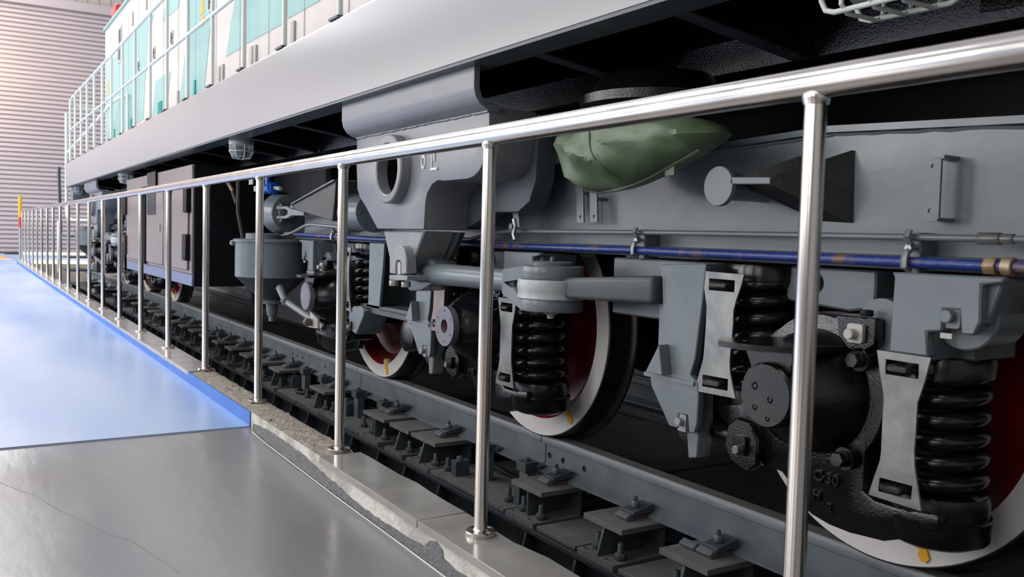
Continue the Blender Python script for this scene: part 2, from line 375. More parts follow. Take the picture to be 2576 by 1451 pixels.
# warning post at the far end, with yellow tape
wp = thing('warning_post', (-21.6, 1.13, 0), 'thin far post with yellow tape at the far end of the guard railing', 'post')
MB().cyl((-21.6, 1.13, -.08), .03, .75, 'z', 10).build('pole', 'galv', wp)
MB().cyl((-21.6, 1.13, .67), .034, .22, 'z', 10).build('red_band', 'redlamp', wp)
MB().cyl((-21.6, 1.13, .89), .036, .46, 'z', 10).build('yellow_band', 'yellow', wp)
wb = thing('bollard', (-20.2, 1.75, 0), 'pale post standing in the pit edge behind the far railing posts', 'post')
MB().cyl((-20.2, 1.75, -.2), .045, .95, 'z', 12).build('pole', 'postwhite', wb)
MB().lathe((-20.2, 1.75, .75), [(.05, 0), (.05, .05), (.02, .08)], 'z', 12).build('cap', 'postwhite', wb)

#================================================================== TRACK BED: long girder, stands, rails
RT, RB = -.149, -.315
gird = thing('girder', (-10, 2.0, -.5), 'dark painted steel girder running under the near rail stands', 'girder')
gx = -21.3
MB().box(gx, 2, 2.045, 2.62, -.490, -.470).box(gx, 2, 2.095, 2.125, -.75, -.490).box(gx, 2, 2.50, 2.53, -.75, -.490).build('girder_beam', 'girder', gird, .002)
rib0 = MB().prism([(2.095, -.492), (2.052, -.492), (1.985, -.745), (2.095, -.745)], -.006, .006, ax='x').mesh('stiffener_rib', 'girder', .001)
x = -1.2
k = 0
while x > gx+.2:
    o = bpy.data.objects.new('stiffener_rib', rib0); C.objects.link(o); o.parent = gird; o.location = Vector((x, 0, 0))-gird.location
    x -= .405 if k % 4 else .36; k += 1
# thin sole plates lying on the girder
sole_x = [(-4.07, -3.345), (-2.53, -2.35), (-3.075, -2.80), (-5.71, -5.06), (-6.70, -6.04), (-9.15, -8.9), (-11.5, -10.95), (-13.3, -12.95), (-14.3, -13.7), (-16.3, -15.5), (-18.7, -17.8), (-2.08, -1.70)]
for i, (a, b) in enumerate(sole_x):
    MB().box(a, b, 2.065, 2.60, -.4698, -.452).build('sole_plate', 'dust', gird, .002)

# stands carrying the rail
def make_stand(slant=True, w=.24):
    t = thing('rail_stand', (0, 0, 0), 'x', 'stand', 'steel stands under the near rail')
    hw = w/2; zt, zb = RB, -.470
    MB().box(-hw, hw, 2.09, 2.46, zt-.022, zt).build('top_plate', 'dust', t, .0012)
    f0 = 2.100
    f1 = 2.068 if slant else 2.100
    web = MB().prism([(f0, zt-.022), (2.42, zt-.022), (2.42, zb+.022), (f1, zb+.022)], -.006, .006, ax='x').build('web_plate', 'stand', t, .001)
    MB().box(-hw*.95, hw*.95, 2.30, 2.312, zb+.022, zt-.022).build('back_plate', 'stand', t)
    slots = [rrect(-hw+.016, -hw+.056, 2.080, 2.096, .0075), rrect(hw-.090, hw-.030, 2.078, 2.095, .008)]
    MB().prism([(-hw*.93, 2.058), (hw*.93, 2.058), (hw*.93, 2.46), (-hw*.93, 2.46)], zb, zb+.022, slots, 'z').build('base_plate', 'dust', t)
    for sx in (-hw+.058, hw-.045):
        n = MB().hexn((sx, 2.125, zb+.022), .0240, .026).build('nut', 'stand', t, .0015)
        st = MB(); prof = []
        for q in range(8): prof += [(.0128, .024+q*.0048), (.0112, .024+q*.0048+.0024)]
        st.lathe((sx, 2.125, zb+.022), prof+[(.0100, .066)], 'z', 12).build('threaded_stud', 'stand', n)
    return t
def make_clamp(kind):
    t = thing('rail_clamp', (0, 0, 0), 'x', 'rail clamp', 'bolted clamps holding the rail foot')
    z = RB
    MB().hexa([(-.036, 2.195, z+.012), (.036, 2.195, z+.012), (.036, 2.30, z+.022), (-.036, 2.30, z+.022),
               (-.036, 2.195, z+.034), (.036, 2.195, z+.034), (.036, 2.30, z+.052), (-.036, 2.30, z+.052)]).build('clamp_block', 'stand', t, .003)
    jw = [(2.170, z), (2.198, z), (2.198, z+.020), (2.184, z+.030), (2.160, z+.016)]
    MB().prism(jw, -.036, .036, ax='x').build('wedge_jaw', 'rail', t, .002)
    if kind:
        MB().prism(jw, -.118, -.046, ax='x').build('wedge_jaw', 'rail', t, .002)
    MB().box(-.030, .030, 2.20, 2.27, z, z+.012).build('packing', 'rust', t)
    MB().lathe((0, 2.235, z+.041), [(.021, 0), (.021, .003)], 'z', 16).build('washer', 'stand', t)
    n = MB().hexn((0, 2.235, z+.044), .0165, .022).build('nut', 'rail', t, .0015)
    MB().lathe((0, 2.235, z+.064), [(.0085, 0), (.0085, .016), (.006, .019)], 'z', 12).build('threaded_stud', 'stand', n)
    return t
stA, stB = make_stand(True), make_stand(False)
clA, clB = make_clamp(0), make_clamp(1)
bases = {stA: True, stB: True, clA: True, clB: True}
def place(proto, x, label, sx=1.):
    if bases.get(proto): t = proto; bases[proto] = False
    else: t = copy_tree(proto)
    t.location = (x, 0, 0); t.scale = (sx, 1, 1); t['label'] = label
    return t
STAND_X = [(-.85, 1), (-1.35, 1), (-1.72, 1), (-2.215, 1), (-2.663, 0), (-3.205, 1), (-4.22, 0), (-4.525, 0), (-4.885, 1), (-5.87, 0)]
STAND_X = [(-.95, 1, 1, 1), (-1.55, 1, 1, 0), (-2.215, 1, 1, 1), (-2.663, 1, 1, 0), (-3.205, 0, 1, 0), (-4.22, 1, 1.2, 0), (-4.525, 1, 1.05, -1), (-4.885, 0, 1.3, 1),
           (-5.87, 1, 1.25, 0), (-6.86, 1, 1.1, 0), (-7.30, 1, 1, 0), (-7.74, 0, 1.05, 0), (-8.25, 0, 1, 0), (-8.75, 0, 1, 0), (-9.30, 0, 1, 0),
           (-9.80, 0, 1, -1), (-10.30, 0, 1, 0), (-10.8, 0, 1, 0), (-11.7, 0, 1.2, 0), (-12.2, 0, 1, -1), (-12.8, 0, 1, 0), (-13.5, 0, 1.1, 0), (-14.5, 0, 1, 0),
           (-15.3, 0, 1, 0), (-16.6, 0, 1.1, 0), (-17.6, 0, 1.1, 0), (-18.9, 0, 1.1, 0)]
NEARW = {-.95: 'dark steel rail stand nearest the camera, below the frame edge', -1.55: 'dark steel rail stand hidden behind the nearest railing post',
         -2.215: 'rail stand nearest the camera in view, its clamp has two wedge jaws', -2.663: 'rail stand with slanted web, second from the picture\'s lower edge',
         -3.205: 'rail stand with upright web, just right of the second railing post', -4.22: 'rail stand with slanted web just left of the second railing post',
         -4.525: 'rail stand without a clamp, two scratches on its top plate', -4.885: 'rail stand left of the scratched plate, with upright web',
         -5.87: 'rail stand beside the third railing post, slanted web sprinkled with crumbs'}
ords = ['first', 'second', 'third', 'fourth', 'fifth', 'sixth', 'seventh', 'eighth', 'ninth', 'tenth', 'eleventh', 'twelfth', 'thirteenth', 'fourteenth', 'fifteenth', 'sixteenth', 'seventeenth', 'eighteenth', 'nineteenth', 'twentieth']
n_ = 0; nc_ = 0
for x, sl, w, ck in STAND_X:
    lab = NEARW.get(x)
    if lab is None:
        lab = 'small dark rail stand far along the track, %s beyond the crumb-strewn stand' % ords[n_]; n_ += 1
    place(stA if sl else stB, x, lab, w)
    if ck >= 0:
        lc = {-.95: 'rail clamp nearest the camera below the frame edge', -1.55: 'rail clamp behind the nearest railing post', -2.215: 'rail clamp with two separate wedge jaws and a tall stud',
              -2.663: 'rail clamp with pale wedge jaw on the second nearest stand', -3.205: 'blocky rail clamp just below the round holes in the rail',
              -4.22: 'rail clamp left of the second railing post', -4.885: 'rail clamp on the stand behind the scratched plate', -5.87: 'rail clamp beside the third railing post'}.get(x)
        if lc is None: lc = 'small rail clamp far along the track, %s beyond the third railing post' % ords[nc_]; nc_ += 1
        place(clB if ck else clA, x+.02, lc)
# scratches on one plate
for a, b in (((-4.60, 2.21), (-4.50, 2.245)), ((-4.56, 2.24), (-4.46, 2.27))):
    pass

# square hold-down blocks with bolts, where the rail segments meet
def block(x, y, label, hgt=.115, w=.052, low=False):
    t = thing('clamp_block', (x, y, -.47), label, 'clamp block', 'square blocks beside the rail joints')
    zb = -.4698
    MB().box(x-w/2, x+w/2, y-.03, y+.05, zb, zb+hgt).build('block', 'stand', t, .0015)
    sc = MB().cyl((x, y+.005, zb+hgt), .0155, .020, 'z', 16).build('socket_screw', 'rail', t, .002)
    MB().lathe((x, y+.005, zb+hgt-.0005), [(.021, 0), (.021, .003)], 'z', 16).build('washer', 'stand', t)
    MB().hexn((x, y+.005, zb+hgt+.0185), .008, .003).build('socket', 'pit', sc)
    return t
def hook(x, label):
    t = thing('rail_hook', (x, 2.25, -.47), label, 'rail hook', 'bolted hooks gripping the rail foot')
    MB().box(x-.035, x+.035, 2.215, 2.262, -.4698, -.318).build('post_block', 'rail', t, .0015)
    MB().box(x-.040, x+.040, 2.200, 2.272, -.318, -.318+.046).box(x-.02, x+.06, 2.262, 2.30, -.298, -.285).build('cap_block', 'stand', t, .0015)
    MB().lathe((x, 2.235, -.272), [(.018, 0), (.018, .003)], 'z', 14).build('washer', 'stand', t)
    MB().hexn((x, 2.235, -.269), .013, .012).build('bolt_head', 'stand', t, .001)
    return t
block(-3.925, 2.15, 'tall square block with a socket screw left of the second railing post', .095)
block(-3.36, 2.17, 'square block behind the left corner of the stand with upright web', .115)
b_ = block(-5.60, 2.20, 'wide block with a round recess right of the third railing post', .105, .17)
MB().ring((-5.58, 2.170, -.42), [(.026, 0), (.026, -.003), (.022, -.003), (.022, 0)], 'y', 24).build('round_recess', 'rail', b_)
block(-6.76, 2.22, 'broad square block by the rail joint, left of the third railing post', .11, .12)
block(-8.35, 2.16, 'square block far along the track, nearer one of a pair', .13, .07)
block(-8.75, 2.14, 'square block far along the track, farther one of a pair', .13, .07)
block(-9.2, 2.24, 'square block behind the pair far along the track', .13, .06)
block(-12.0, 2.14, 'lone square block much farther along the track', .13, .07)
for x, l in ((-3.42, 'rail hook at the joint right of the second railing post'), (-3.80, 'rail hook partly hidden behind the second railing post'), (-5.05, 'rail hook just right of the third railing post'),
             (-5.47, 'rail hook at the joint left of the third railing post'), (-6.12, 'rail hook between two joints, midway along'), (-6.52, 'rail hook at the joint before the far clamps'), (-9.1, 'rail hook at the distant joint')):
    hook(x, l)
# loose studs with nuts and straps standing on the girder
for i, (x, y, l) in enumerate(((-4.02, 2.14, 'stud and nut left of the tall square block'), (-3.42, 2.14, 'stud and nut left of the stand with upright web'),
                     (-5.17, 2.15, 'stud and nut right of the third railing post base'), (-5.70, 2.15, 'stud and nut before the wide block with a recess'), (-6.26, 2.16, 'stud and nut behind the third railing post'), (-7.0, 2.16, 'stud and nut left of the broad square joint block'))):
    t = thing('stud_bolt', (x, y, -.47), l, 'bolt', 'loose studs standing on the girder')
    MB().hexn((x, y, -.450), .0235, .026).build('nut', 'stand', t, .0015)
    prof = []
    for q in range(9): prof += [(.0128, .022+q*.0048), (.0112, .022+q*.0048+.0024)]
    MB().lathe((x, y, -.450), prof+[(.010, .070)], 'z', 12).build('threaded_stud', 'stand', t)
    MB().box(x-.055, x+.04, 2.062, 2.36, -.4698, -.450).build('clamp_strap', 'dust', t, .0015)
# hose coil & cable by the rail
tag(MB().tube([(-6.45+.09*math.cos(a*.42), 2.20+.05*math.sin(a*.42), -.438) for a in range(15)], .012, 10, True).build('rubber_ring', 'rubber'),
    'black rubber ring lying on the girder by the third railing post', 'rubber ring')
tag(MB().tube([(-4.0, 2.36, -.438), (-3.9, 2.33, -.41), (-3.75, 2.36, -.44), (-3.5, 2.38, -.44)], .010, 8).build('cable', 'rubber'),
    'short black cable under the rail right of the second railing post', 'cable')

# rails
def rail(name, y0, segs, label, mir=1, holes=()):
    t = thing(name, (-10, y0, RB), label, 'rail')
    Yc = y0
    for a, b in segs:
        m = MB()
        hd = [(-.036, RT-.010), (-.030, RT), (.030, RT), (.036, RT-.010), (.036, RT-.034), (.010, RT-.046), (-.010, RT-.046), (-.036, RT-.034)]
        ft = [(-.058, RB), (.058, RB), (.058, RB+.010), (.022, RB+.024), (.0085, RB+.036), (-.0085, RB+.036), (-.022, RB+.024), (-.058, RB+.010)]
        m.prism([(Yc+p, z) for p, z in hd], a, b, ax='x')
        m.prism([(Yc+p, z) for p, z in ft], a, b, ax='x')
        hs = [circ(h, (RT+RB)/2-.012, .0145, 14) for h in holes if a < h < b]
        m.prism([(a, RB+.034), (b, RB+.034), (b, RT-.044), (a, RT-.044)], Yc-.0085, Yc+.0085, hs)
        s_ = m.build('rail_segment', 'rail', t)
        MB().box(a, b, Yc-.0295, Yc+.0295, RT, RT+.0012).build('dusty_running_surface', 'railtop', s_)
    return t
jx = [1.5, -1.06, -3.40, -5.65, -6.70, -9.05, -11.4, -13.7, -16.0, -18.5, -21.2]
segs = [(jx[i+1]+.004, jx[i]-.004) for i in range(len(jx)-1)]
hol = [P('7', 1717, 937, 2.325)[0], P('7', 1825, 975, 2.325)[0], P('7', 1998, 1042, 2.325)[0], -3.0+.0, -6.0, -6.35, -6.86, -6.98, -7.1, -5.95, -9.25, -9.4, -9.55]
hol = sorted(set(round(h, 3) for h in hol if not (-3.05 < h < -2.95)))
rail('rail', 2.332, segs, 'blue-grey near rail under the white-rimmed wheels, split into jointed segments', 1, hol)
rail('rail', 2.332+1.51, [(-21.2, 1.5)], 'dark far rail in the shadow beyond the wheels')
# deck between the rails: dark cross plates and shaded stands
deck = thing('pit_deck', (-8, 3.1, -.42), 'dark steel decking plates lying between the two rails', 'deck')
random.seed(5)
x = 1.0
while x > -21:
    L = random.uniform(.7, 1.3)
    MB().box(x-L, x-.015, 2.62, 3.55, -.36+random.uniform(-.012, .012), -.335+random.uniform(-.006, .01)).build('deck_plate', 'pit', deck, .002)
    x -= L
MB().box(-21.2, 1.5, 2.64, 3.68, -.46, -.40).build('deck_frame', 'pit', deck)
for i in range(16):
    xx = -1.6-i*.95
    MB().box(xx-.16, xx+.05, 2.47, 2.62, -.36, -.338).build('tie_plate', 'pit', deck, .002)
MB().box(-21.2, 1.5, 3.7, 3.98, -.75, -.318).build('far_girder', 'girder', deck)

#================================================================== LOCOMOTIVE BODY
loco = thing('locomotive_body', (-8, 3.07, 1.38), 'locomotive underframe with lavender-grey sill, cream and teal hood and white walkway railing', 'locomotive')
YS = 1.53; ZS0, ZS1 = 1.385, 1.775; XL, XR = -16.55, 3.0
# sill: face plate with rolled upper edge and dark lower flange
pr = [(YS, ZS0), (YS, ZS1-.02), (YS+.006, ZS1-.006), (YS+.02, ZS1), (YS+.8, ZS1), (YS+.8, ZS1-.012), (YS+.03, ZS1-.012), (YS+.03, ZS0+.02), (YS+.03, ZS0)]
MB().prism(pr, XL, XR, ax='x').build('sill_beam', 'sill', loco)
MB().box(XL, XR, YS+.004, YS+.13, ZS0-.012, ZS0).build('sill_lower_flange', 'greydark', loco)
MB().box(XL, XL+.03, YS, 4.6, ZS0, ZS1).build('end_plate', 'hang', loco)
# black underside: deep centre girder, top plate and triangular gussets
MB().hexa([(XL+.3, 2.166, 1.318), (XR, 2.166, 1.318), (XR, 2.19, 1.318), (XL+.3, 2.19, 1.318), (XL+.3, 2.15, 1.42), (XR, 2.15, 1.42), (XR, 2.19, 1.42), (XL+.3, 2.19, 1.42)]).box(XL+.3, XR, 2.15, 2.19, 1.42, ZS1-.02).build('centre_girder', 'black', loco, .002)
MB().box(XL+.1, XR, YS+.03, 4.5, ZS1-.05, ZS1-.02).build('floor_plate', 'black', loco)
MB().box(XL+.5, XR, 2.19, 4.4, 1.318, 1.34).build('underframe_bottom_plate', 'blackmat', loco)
MB().box(XL+2, XR, 2.75, 2.80, 1.06, 1.317).build('shade_backing', 'blackmat', loco)  # added dark sheet that blacks out the lit wall behind the frame
gx_ = [-15.6, -14.9, -12.6, -11.8, -10.9, -10.1, -9.2, -8.35, -7.5, -6.75, -6.1, -5.15, -4.35, -2.55, -1.85, -.9]
gf = MB().hexa([(-.03, YS+.03, ZS0+.004), (.03, YS+.03, ZS0+.004), (.03, 2.15, 1.312), (-.03, 2.15, 1.312), (-.03, YS+.03, ZS0+.010), (.03, YS+.03, ZS0+.010), (.03, 2.15, 1.318), (-.03, 2.15, 1.318)]).mesh('gusset_highlight', 'girder')  # lighter strip painting the highlight along each gusset edge
gm = MB().prism([(YS+.03, ZS0+.005), (YS+.03, ZS1-.05), (2.15, ZS1-.05), (2.15, 1.318)], -.005, .005, ax='x').box(-.03, .03, 2.10, 2.15, 1.318, 1.70).mesh('gusset', 'black')
for xx in gx_:
    o = bpy.data.objects.new('gusset', gm); C.objects.link(o); o.parent = loco; o.location = Vector((xx, 0, 0))-loco.location
    o2 = bpy.data.objects.new('gusset_highlight', gf); C.objects.link(o2); o2.parent = o
MB().box(-1.30, -1.12, 2.143, 2.15, 1.345, 1.40).build('name_plate', 'black', loco)
# hood
YH = 2.10; HX = -16.29; HZ = 3.97
MB().box(HX, 3, YH, 4.05, ZS1, HZ).build('hood_wall', 'cream', loco, .006)
MB().box(HX-.01, 3, YH-.03, YH+.02, HZ-.015, HZ+.03).box(HX-.03, HX, YH-.03, 4.05, HZ-.015, HZ+.03).build('roof_gutter', 'teal', loco, .004)
MB().box(HX+.8, HX+1.2, YH-.02, YH+.1, HZ+.03, HZ+.2).build('roof_marker_light', 'redlamp', loco, .02)
teals = [('r', [(762, 470), (862, 372), (900, 300), (972, 240), (1000, 200), (1068, 132), (1030, 862), (985, 888), (762, 1020)]),
         ('r', [(1080, 118), (1107, 98), (1098, 140), (1078, 235)]),
         ('r', [(1118, 585), (1183, 540), (1183, 784), (1095, 838)]),
         ('r', [(1228, 510), (1212, 680), (1208, 530)]),
         ('r', [(1183, 60), (1190, 130), (1170, 162), (1180, 60)]),
         ('r', [(1213, -20), (1295, -20), (1286, 48), (1213, 120)]),
         ('r', [(1330, 400), (1355, 380), (1355, 690), (1290, 735)]),
         ('r', [(1355, -190), (1550, -190), (1470, 640), (1345, 705)]),
         ('r', [(1690, -10), (1752, -10), (1745, 338), (1625, 410)]),
         ('r', [(1770, -190), (2045, -190), (2040, 168), (1772, 316)]),
         ('r', [(2070, -190), (2330, -190), (2300, 5), (2070, 135)])]
for v, pts in teals:
    MB().prism(PP(v, pts, YH-.004), YH-.004, YH+.001).build('teal_stripe', 'teal', loco)
# doors: recessed seams drawn by thin proud panels and hinges
for xx in [-15.6, -14.75, -13.9, -13.05, -12.2, -11.35, -10.5, -9.65, -8.8, -7.95, -7.1, -6.25, -5.4, -4.55, -3.7]:
    MB().box(xx-.006, xx+.006, YH-.006, YH-.0045, ZS1, 3.8).build('door_seam', 'lampgrey', loco)
for v, x0, y0, mtl in (('r', 1400, 640, 'tealdark'), ('r', 1142, 790, 'tealdark'), ('r', 1156, 780, 'tealdark'), ('r', 942, 900, 'tealdark'), ('r', 822, 970, 'tealdark'),
                       ('r', 1278, 712, 'lampgrey'), ('r', 1577, 548, 'lampgrey'), ('r', 1600, 535, 'lampgrey'), ('r', 1810, 412, 'lampgrey'), ('r', 1836, 405, 'lampgrey'), ('r', 2108, 243, 'lampgrey'), ('r', 953, 135, 'lampgrey'), ('r', 1052, 15, 'lampgrey')):
    X, Z = P(v, x0, y0, YH-.012)
    MB().box(X-.035, X+.035, YH-.02, YH, Z-.09, Z+.09).build('hinge', mtl, loco, .004)
for v, x0, y0 in (('r', 1235, 275), ('r', 1108, 385), ('r', 998, 478), ('r', 1508, 20)):
    X, Z = P(v, x0, y0, YH-.012)
    lk = MB().prism(circ(X, Z+.05, .05, 14), YH-.014, YH).prism(circ(X, Z-.05, .05, 14), YH-.014, YH).build('door_lock', 'lampgrey', loco, .002)
    MB().box(X-.012, X+.012, YH-.022, YH-.014, Z-.06, Z+.06).build('key_slot', 'greydark', lk)
for v, x0, y0 in (('r', 862, 270), ('r', 858, 388)):
    X, Z = P(v, x0, y0, YH-.012)
    vt = MB().prism([(X-.16, Z-.13), (X+.16, Z-.13), (X+.16, Z+.16), (X-.16, Z+.16)], YH-.012, YH, [[(X-.11, Z-.09), (X+.11, Z-.09), (X+.11, Z+.12), (X-.11, Z+.12)]]).build('vent_frame', 'lampgrey', loco)
    MB().box(X-.11, X+.11, YH-.006, YH-.002, Z-.09, Z+.12).build('vent_mesh', 'greydark', vt)
for v, x0, y0 in (('r', 1458, 40), ('r', 780, 640)):
    X, Z = P(v, x0, y0, YH-.006)
    MB().prism([(X-.09, Z-.08), (X+.09, Z-.08), (X, Z+.16)], YH-.008, YH-.003).build('warning_triangle', 'orange', loco)
    if x0 > 1000: MB().box(X-.08, X+.08, YH-.008, YH-.003, Z-.20, Z-.11).build('warning_label', 'orange', loco)
# walkway railing
RP = [-4.145, -5.0, -5.838, -6.671, -7.484, -8.314, -9.114, -9.969, -10.78, -11.63, -12.42, -13.2, -13.98, -14.7, -15.5, -16.2]
pm = MB().cyl((0, 0, 0), .0155, 1.0, 'z', 12).mesh('railing_post', 'postwhite')
bm_ = MB().box(-.06, .06, -.035, .035, 0, .012).mesh('foot_plate', 'greydark')
for xx in RP+[-3.3, -2.45]:
    o = bpy.data.objects.new('railing_post', pm); C.objects.link(o); o.parent = loco; o.location = Vector((xx, 1.565, ZS1))-loco.location
    f = bpy.data.objects.new('foot_plate', bm_); C.objects.link(f); f.parent = o
MB().tube([(3, 1.56, 2.772), (-15.9, 1.56, 2.772), (-16.35, 1.60, 2.75), (-16.50, 1.72, 2.70), (-16.5, 2.1, 2.68)], .017, 12).build('top_rail', 'postwhite', loco)
MB().tube([(3, 1.56, 2.285), (-16.2, 1.56, 2.285)], .014, 12).build('middle_rail', 'postwhite', loco)
MB().tube([(-16.72, 1.56, 2.62), (-16.72, 1.56, 1.0), (-16.66, 1.57, .88), (-16.4, 1.62, .84), (-15.4, 1.75, .84)], .026, 12).build('corner_grab_rail', 'postwhite', loco)
MB().tube([(-17.3, 1.50, 1.75), (-17.35, 1.5, 1.6), (-17.3, 1.52, .7), (-17.5, 1.52, .0)], .026, 12).build('step_grab_rail', 'greydark', loco)
MB().tube([(-16.55, 1.56, 1.95), (-14.6, 2.0, 2.62), (-14.1, 2.05, 2.64), (-13.75, 2.06, 2.62), (-13.7, 2.06, 2.0)], .022, 10).build('stair_handrail', 'postwhite', loco)
for zz_ in (.55, .2, -.02):
    MB().box(-17.3, -16.6, 1.55, 1.95, zz_, zz_+.03).build('step', 'greydark', loco, .004)
MB().box(-16.5, -16.2, 1.6, 1.95, 1.15, 1.36).build('end_junction_box', 'grey', loco, .01)
MB().prism([(-16.6, 1.35), (-15.9, 1.35), (-16.1, .9), (-16.15, -.02), (-16.6, -.02)], 1.95, 2.05).build('end_frame_leg', 'greydark', loco, .004)

# under-sill lamps with wire cages
def lamp(x, y, z, L=.20, scale=1.):
    t = MB().lathe((x, y, z), [(.001, 0), (.085*scale, 0), (.09*scale, -.02), (.085*scale, -.07), (.075*scale, -.08)], 'z', 20).build('lamp_housing', 'lampgrey', loco)
    MB().lathe((x, y, z-.078), [(.066*scale, 0), (.064*scale, -.05), (.05*scale, -.075), (.001, -.08)], 'z', 20).build('lamp_glass', 'glass', t)
    cg = MB()
    for a in range(4):
        th = a*math.pi/4; c_, s_ = math.cos(th), math.sin(th)
        cg.tube([(x+c_*.082*scale*q, y+s_*.082*scale*q, z-.07-dz) for q, dz in ((-1, 0), (-.98, .05), (-.75, .09), (0, .10), (.75, .09), (.98, .05), (1, 0))], .004, 6)
    cg.tube([(x+.083*scale*math.cos(a*.3927), y+.083*scale*math.sin(a*.3927), z-.115) for a in range(16)], .004, 6, True)
    cg.build('wire_cage', 'postwhite', t)
for px_, py_ in ((608, 350), (317, 432)):
    X, Z = atY(px_, py_, 1.68)
    lamp(X, 1.68, Z+.03)
X, Z = atY(197, 466, 1.68); lamp(X, 1.68, Z+.02, scale=.8)
# long lamp close to the camera
xa, xb = P('2', 1010, 0, 1.66)[0]-.005, P('2', 1650, 0, 1.66)[0]
zc = 1.262
cg = MB()
for y0 in (1.60, 1.72):
    cg.tube([(xa+.00, y0, zc+.10), (xa, y0, zc+.03), (xa+.012, y0, zc+.008), (xa+.035, y0, zc), (xb-.03, y0, zc), (xb-.008, y0, zc+.01), (xb, y0, zc+.03), (xb, y0, zc+.10)], .006, 8)
for xx in (xa+.06, (xa+xb)/2, xb-.06):
    cg.tube([(xx, 1.585, zc+.10), (xx, 1.59, zc+.01), (xx, 1.61, zc-.006), (xx, 1.71, zc-.006), (xx, 1.73, zc+.01), (xx, 1.735, zc+.10)], .005, 8)
lh = MB().box(xa-.01, xb+.01, 1.57, 1.75, zc+.095, zc+.145).build('lamp_housing', 'lampgrey', loco, .008)
cg.build('wire_cage', 'postwhite', lh)
MB().tube([(xa+.03, 1.66, zc+.06), (xa+.05, 1.66, zc+.06), (xb-.05, 1.66, zc+.06), (xb-.03, 1.66, zc+.06)], [.02, .045, .045, .02], 16).build('lamp_glass', 'glass', lh)
# big hanging brackets
YB = 1.66
def bracket(label):
    root = MB()
    pr = [(1.585, 1.40), (1.585, 1.30), (1.592, 1.268), (1.61, 1.243), (1.64, 1.225), (1.68, 1.218), (1.70, 1.218), (1.70, 1.24), (1.69, 1.24), (1.645, 1.25), (1.62, 1.27), (1.61, 1.30), (1.61, 1.40)]
    root.prism(pr, -4.15, -2.845, ax='x')
    b = root.build('hanging_bracket', 'hang', loco, .002, label=label)
    out = [(275, 640), (268, 850), (275, 1050), (295, 1110), (330, 1165), (415, 1325), (740, 1330), (752, 1140), (765, 1075), (800, 1012), (840, 985), (885, 990), (1050, 975), (1090, 958), (1125, 925), (1150, 880), (1165, 830), (1200, 600), (1200, 470)]
    o_ = PP('4', out, YB)
    hx, hz = P('4', 552, 912, YB)
    MB().prism(o_, YB, YB+.21, [circ(hx, hz, .112, 36)]).build('side_plate', 'hang', b, .010, 2)
    MB().ring((hx, YB, hz), [(.1118, .004), (.1118, .205), (.1105, .205), (.1105, .004)], 'y', 40).build('hole_shade_lining', 'blackmat', b)  # black lining stands for the shade inside the hole
    MB().box(hx-.16, hx+.16, YB+.18, YB+.20, hz-.16, hz+.16).build('hole_shade_back', 'blackmat', b)  # black sheet closing the hole, painted shade as well
    MB().ring((hx, YB, hz), [(.112, .02), (.112, -.045), (.118, -.050), (.146, -.050), (.152, -.044), (.152, .004)], 'y', 44).build('hole_collar', 'hang', b)
    # weld bead under the rolled edge
    wb_ = MB(); n = 60
    wb_.tube([(-4.13+1.27*i/n, YB-.002, 1.222+random.uniform(-.002, .002)) for i in range(n+1)], .007, 6)
    wb_.build('weld_bead', 'hang', b)
    # rear rounded half of the box
    MB().prism([(-3.0, 1.23), (-2.845, 1.23), (-2.86, .98), (-2.90, .90), (-2.98, .86), (-3.2, .86), (-3.3, .82), (-3.40, .79), (-3.9, .79), (-4.05, 1.0), (-4.05, 1.23)], YB+.21, YB+.30).build('rear_plate', 'greydark', b, .012, 2)
    # horn casting
    hp = PP('3', [(1685, 655), (2058, 655), (1992, 830), (1905, 1046), (1738, 1046), (1738, 900)], YB+.01)
    MB().prism(hp, YB+.01, YB+.16).build('horn_casting', 'cast', b, .006)
    # braced dark rear web beside the horn
    q = PP('5', [(632, 95), (890, 100), (830, 250), (780, 330), (640, 420), (560, 420)], YB+.16)
    MB().prism(q, YB+.16, YB+.19).build('rear_web', 'greydark', b, .004)
    q = PP('3', [(1745, 900), (1752, 860), (1775, 820), (1810, 790), (1845, 790), (1875, 825), (1892, 900), (1897, 1046), (1845, 1054), (1845, 950), (1833, 925), (1805, 925), (1795, 950), (1795, 1050), (1738, 1044)], YB-.03)
    MB().prism(q, YB-.03, YB+.02).build('pin_cap', 'cast', b, .004)
    q = PP('3', [(1800, 935), (1838, 935), (1840, 1055), (1800, 1055)], YB-.022)
    lk = MB().prism(q, YB-.022, YB+.0).build('locking_tab', 'lampgrey', b, .002)
    q = PP('3', [(1737, 1055), (1900, 1062), (1900, 1110), (1737, 1105)], YB-.035)
    MB().prism(q, YB-.035, YB+.15).build('keeper_plate', 'cast', b, .003)
    for a, c in ((1780, 1112), (1892, 1122)):
        X, Z = P('3', a, c, YB); MB().hexn((X, YB+.0, Z-.022), .022, .024).build('keeper_bolt', 'lampgrey', b, .002)
    return b
random.seed(4)
B1 = bracket('nearer bracket, painted chain and lever symbols')
